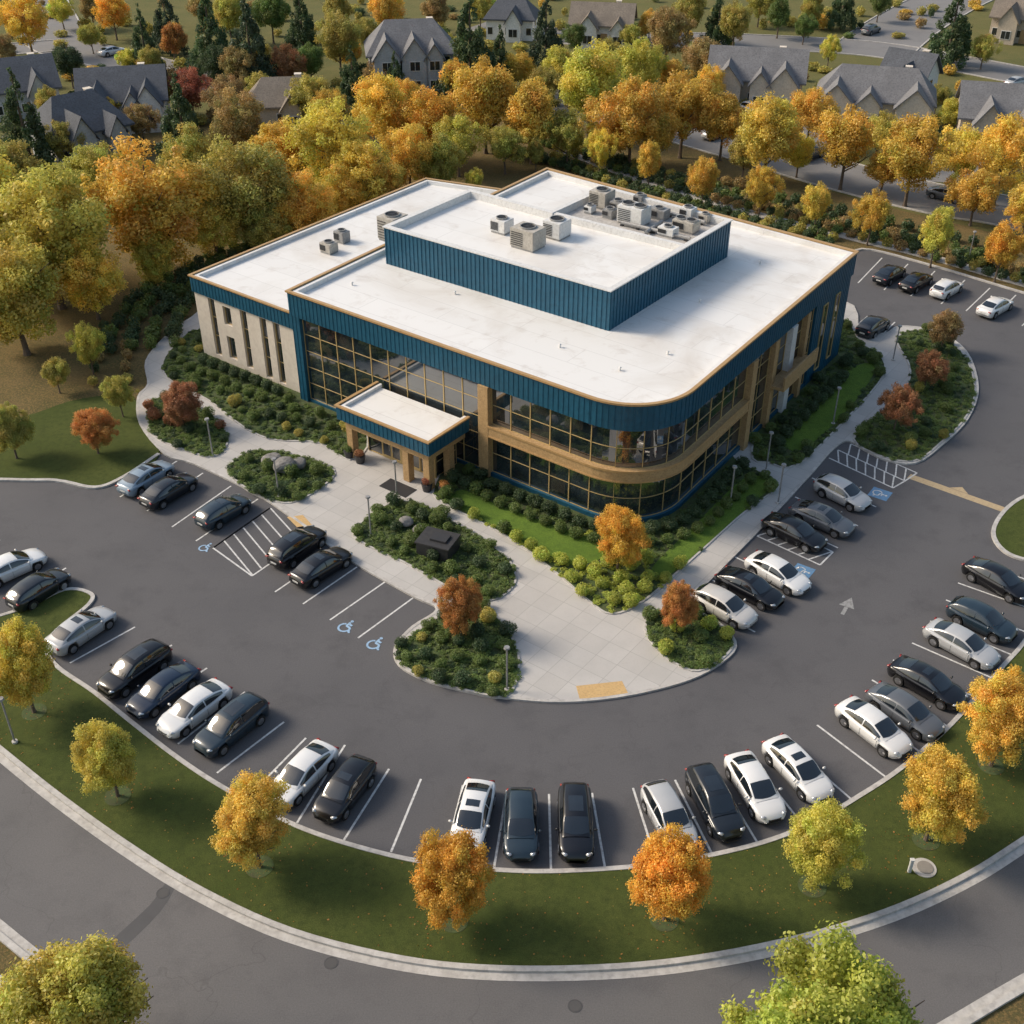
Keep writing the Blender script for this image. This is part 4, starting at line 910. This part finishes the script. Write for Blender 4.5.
cars = [
 ((125,490),(167,464),SN,'bluesilver','pale blue-silver car at the far left end of the upper left row'),
 ((140,507),(197,473),'sedan','dark','dark grey car beside the pale blue-silver one, upper left row'),
 ((194,528),(252,494),'hatch_sunroof','slate','dark car parked alone left of the hatched bay'),
 ((266,569),(328,525),'suv','black','black car just right of the hatched bay'),
 ((291,585),(351,547),SN,'black','black car second right of the hatched bay beside empty bays'),
 ((-12,577),(33,557),'sedan','white','white car cut off by the left edge of the photo'),
 ((14,604),(63,573),'hatch','dark','dark car next to the white one at the left edge'),
 ((47,652),(114,607),SN,'silver','silver car on its own at the left end of the curved row'),
 ((168,647),(100,694),'suv','black','black car right of the silver one in the curved row'),
 ((197,665),(128,715),'sedan','navy','dark blue car between the black and white ones, curved row left'),
 ((227,684),(160,733),'sedan','white','white car between dark blue and slate cars, curved row left'),
 ((264,700),(197,753),'suv','slate','slate car at the right end of the four neighbouring left cars'),
 ((331,744),(272,804),'sedan','white','white car left of the black one above the yellow tree'),
 ((368,760),(320,820),'hatch_sunroof','black','black car right of the white one, above the yellow tree'),
 ((481,783),(464,850),SN,'white','white car directly above the left orange tree'),
 ((521,791),(521,860),'hatch','slate','dark car between white car and tall black car, bottom centre'),
 ((574,785),(577,864),'suv','black','tall black car in the middle of the bottom row'),
 ((658,796),(681,838),'hatch','silver','silver car half hidden behind the right orange tree'),
 ((697,770),(733,837),'suv','dark','dark car right of the half-hidden silver one'),
 ((735,754),(776,820),'sedan','white','white car right of the dark one, left of two white cars'),
 ((771,740),(826,798),SN,'white','white car, right of two neighbouring white cars in the lower right'),
 ((841,702),(908,753),'sedan','white','white car beyond the empty bay in the lower right row'),
 ((869,687),(943,736),'sedan','grey','grey car between white and black cars in the right curve'),
 ((888,660),(969,706),SN,'black','long black car in the right curve below the silver one'),
 ((926,624),(999,664),'sedan','silver','silver car between two black cars in the right curve'),
 ((947,603),(1019,638),'hatch','slate','dark car above the silver one in the right curve'),
 ((967,563),(1030,597),'sedan','black','black car at the top of the right curve by the edge'),
 ((697,592),(754,622),'hatch','pearl','pearl white car nearest the small island, right inner row'),
 ((714,570),(787,606),SN,'black','black car beside the pearl white one, right inner row'),
 ((748,556),(809,590),'sedan','white','white car between the black one and the marked gap'),
 ((762,517),(828,547),'sedan','black','black car above the marked gap in the right inner row'),
 ((788,504),(858,533),SN,'grey','grey car between black and silver cars, right inner row'),
 ((810,477),(877,510),'hatch','silver','silver car at the top of the right inner row by the hatching'),
 ((860,335),(886,317),'hatch','dark','dark car standing apart in front of the far right row'),
 ((875,283),(904,265),'sedan','dark','leftmost dark car in the far right row'),
 ((900,291),(932,272),'sedan','black','second car from the left in the far right row, black'),
 ((930,298),(963,279),'hatch','white','white car next to the black one in the far right row'),
 ((978,316),(1012,297),'sedan','white','white car at the right end of the far right row'),
 ((800,158),(820,150),'suv','dark','dark car on the street behind the golden trees'),
 ((706,136),(726,130),'sedan','white','white car on the street behind the office, left one'),
 ((888,118),(905,113),'sedan','white','white car in a drive beside the right background house'),
 ((862,33),(880,27),'suv','grey','grey car on the road at the top right'),
 ((1008,84),(1026,80),'sedan','silver','silver car on the top right road at the edge'),
 ((102,53),(122,49),'sedan','white','white car on the street at the top left'),
 ((936,192),(958,197),'sedan','grey','grey car behind the golden tree row at right'),
 ((746,108),(764,113),'suv','white','white car parked in front of the middle background house'),
]
protos = {}
for ra, fa, kind, ck, label in cars:
    a, b_ = G(*ra, .6), G(*fa, .6); c = (a+b_)/2; d = b_-a; rz = math.atan2(d.y, d.x); col = (*K[ck],1)
    if kind not in protos:
        t = make_car(kind, label); protos[kind] = t; t.location = (c.x,c.y,.004); t.rotation_euler = (0,0,rz); t['group'] = 'parked cars'
        for ch in t.children:
            if ch.name.split('.')[0] in ('body','side_mirror'): ch.color = col
    else: dup(protos[kind], (c.x,c.y,.004), rz, label, 'parked cars', col, ('body','side_mirror'))

# ------------------------------------------------------------------ background houses
def roofslabs(b, w, d, z0, rise, ov=.5, th=.22, cx=0, cy=0, axis='x', hip=0.0):
    hd = d/2+ov; hw = w/2+ov; zr = z0+rise; ze = z0-rise*ov/(d/2); rx_ = hw-hip
    def slabf(pts):
        V = []
        for dz in (0.0, th):
            for x, y, z in pts:
                X, Y = (x, y) if axis == 'x' else (y, x)
                V.append(b.verts.new((X+cx, Y+cy, z+dz+.02)))
        k = len(pts); b.faces.new(V[:k]); b.faces.new(V[k:])
        for i in range(k): b.faces.new((V[i], V[(i+1)%k], V[k+(i+1)%k], V[k+i]))
    for s in (-1, 1): slabf([(-hw, s*hd, ze),(hw, s*hd, ze),(rx_, 0, zr),(-rx_, 0, zr)])
    if hip:
        for s in (-1, 1): slabf([(s*hw, -hd, ze),(s*hw, hd, ze),(s*rx_, 0, zr)])
def pent_walls(b, w, d, h, rise, cx=0, cy=0, axis='x'):
    pr = [(-d/2,0),(d/2,0),(d/2,h),(0,h+rise),(-d/2,h)] if rise else [(-d/2,0),(d/2,0),(d/2,h),(0,h+.01),(-d/2,h)]; R0 = []
    for s in (-1, 1):
        r = []
        for y, z in pr:
            X, Y = (s*w/2, y) if axis == 'x' else (y, s*w/2)
            r.append(b.verts.new((X+cx, Y+cy, z)))
        R0.append(r); b.faces.new(r)
    for k in range(5): b.faces.new((R0[0][k], R0[0][(k+1)%5], R0[1][(k+1)%5], R0[1][k]))
WM = {'beige':wallm('beige_siding',(.56,.50,.42)),'white':wallm('white_siding',(.72,.71,.68)),'grey':wallm('grey_siding',(.40,.42,.44)),'tan':wallm('tan_siding',(.47,.40,.32))}
RM = {'dark':shinglem('dark_shingle',(.085,.092,.107)),'grey':shinglem('grey_shingle',(.16,.16,.168)),'brown':shinglem('brown_shingle',(.19,.16,.13))}
def house(px, py, w, d, h, rz, wm, rm, label, gables=(-.3,.25), rise=3.2, hip=0.0):
    p = G(px, py, h); t = thing('house', label, 'house', (p.x,p.y,0), R(rz), 'background houses')
    b = bmesh.new(); pent_walls(b, w, d, h, 0 if hip else rise)
    gw = [(g, w*(.3 if i % 2 == 0 else .2), .72 if i % 2 == 0 else .5) for i, g in enumerate(gables)]
    for g, ww, rs_ in gw: pent_walls(b, d*.5, ww, h-.3, rise*rs_, g*w, -d*.5+.1, 'y')
    link('wall', b, WM[wm], t)
    b = bmesh.new(); roofslabs(b, w, d, h, rise, hip=hip)
    for g, ww, rs_ in gw: roofslabs(b, d*.62, ww, h-.3, rise*rs_, .35, .2, g*w, -d*.42, 'y')
    rf = link('roof', b, RM[rm], t)
    b = bmesh.new(); box(b, (w*.25, d*.12, h+rise*.75), (.8,.8,1.9)); box(b, (w*.25, d*.12, h+rise*.75+1.0), (.95,.95,.1)); link('chimney', b, M['stone'], rf)
    yf = -d*.75+.1
    for g, ww, rs_ in gw:
        for z in ((1.5, h-1.4) if h > 4.5 else (1.5,)):
            b = bmesh.new(); box(b, (g*w, yf-.03, z), (1.6,.08,1.4)); f = link('window', b, M['white'], t)
            b = bmesh.new()
            for k in (-1, 1): box(b, (g*w+k*.37, yf-.08, z), (.66,.03,1.2))
            link('pane', b, M['glass_house'], f)
    for x in (-.04*w, .46*w, -.46*w):
        for z in ((1.5, h-1.2) if h > 4.5 else (1.5,)):
            b = bmesh.new(); box(b, (x*.9, -d/2-.03, z), (1.0,.08,1.3)); f = link('window', b, M['white'], t)
            b = bmesh.new(); box(b, (x*.9, -d/2-.08, z), (.8,.03,1.1)); link('pane', b, M['glass_house'], f)
    for s in (-1, 1):
        b = bmesh.new(); box(b, (s*(w/2+.03), 0, h-1.2), (.08,1.4,1.3)); f = link('window', b, M['white'], t)
        b = bmesh.new(); box(b, (s*(w/2+.08), 0, h-1.2), (.03,1.2,1.1)); link('pane', b, M['glass_house'], f)
    b = bmesh.new(); box(b, (.06*w, -d/2-.04, 1.1), (1.1,.1,2.2)); dr = link('door', b, M['wood'], t)
    b = bmesh.new(); box(b, (.06*w+.4, -d/2-.11, 1.05), (.06,.05,.2)); link('handle', b, M['grey'], dr)
house(410,46,12.5,8.5,5.6,8,'grey','grey','large grey-roofed two-storey house at the top, left of centre',(-.3,.25,.02),3.6,3.2)
house(757,72,13,8,4.0,-12,'beige','grey','beige house with grey roof behind the golden trees, left of the wide one',(-.3,.05,.3),3.2)
house(876,92,15,8,4.0,-16,'beige','grey','wide beige house with grey gables, right of the other beige one',(-.34,-.05,.34),3.2,3.0)
house(1004,110,11,8,4.0,-14,'tan','grey','grey-roofed house at the right edge among golden trees',(-.2,.2),3.2)
house(603,20,10,7,3.6,-10,'white','brown','white house with brown roof at the top centre',(-.2,.3),2.6)
house(512,14,8,6.5,3.6,-8,'white','dark','dark-roofed white house at the top edge, left of the brown-roofed one',(.1,),2.6,2.4)
house(78,122,10,8,4,42,'grey','dark','dark-roofed house, nearer of the upper left pair',(-.2,.25),3.4,2.8)
house(124,92,11,8,4,12,'white','dark','white dark-roofed house, farther of the upper left pair',(-.28,.12,.3),3.2)
house(20,82,9,8,4,26,'grey','dark','dark-roofed house at the upper left edge',(.2,),3.2)
house(283,98,9,7,3.2,6,'tan','brown','low tan house hidden between trees at upper left',(.15,),2.6,2.4)
house(910,72,6.5,6,3.4,-38,'white','dark','small dark-roofed house behind the wide beige house',(.1,),2.8)
house(1028,14,10,8,4,-30,'tan','brown','tan house at the top right corner',(-.2,),3)

# ------------------------------------------------------------------ light and camera
W = bpy.data.worlds.new('World'); bpy.context.scene.world = W; W.use_nodes = True
nt = W.node_tree; sky = nt.nodes.new('ShaderNodeTexSky'); sky.sky_type = 'NISHITA'; sky.sun_disc = False
el = R(37); sx_, sy_ = -.97, .24
sky.sun_elevation = el; sky.sun_rotation = math.atan2(sx_, sy_); sky.air_density = 1.5; sky.dust_density = 3.6; sky.ozone_density = 1.2
nt.links.new(sky.outputs[0], nt.nodes['Background'].inputs[0]); nt.nodes['Background'].inputs[1].default_value = .15
sd = bpy.data.lights.new('sun', 'SUN'); sd.energy = 3.1; sd.angle = R(16); sd.color = (1,.88,.73)
so = bpy.data.objects.new('sun', sd); C.objects.link(so)
so.rotation_euler = Vector((sx_*math.cos(el), sy_*math.cos(el), math.sin(el))).to_track_quat('Z','Y').to_euler()
cd = bpy.data.cameras.new('camera'); cd.sensor_width = 36; cd.lens = 36*F/1024; cd.clip_end = 6000
co = bpy.data.objects.new('camera', cd); C.objects.link(co); co.location = (0,0,CH); co.rotation_euler = (math.pi/2-PA,0,0)
bpy.context.scene.camera = co
sc = bpy.context.scene; sc.view_settings.view_transform = 'Standard'; sc.view_settings.look = 'None'; sc.view_settings.exposure = 0
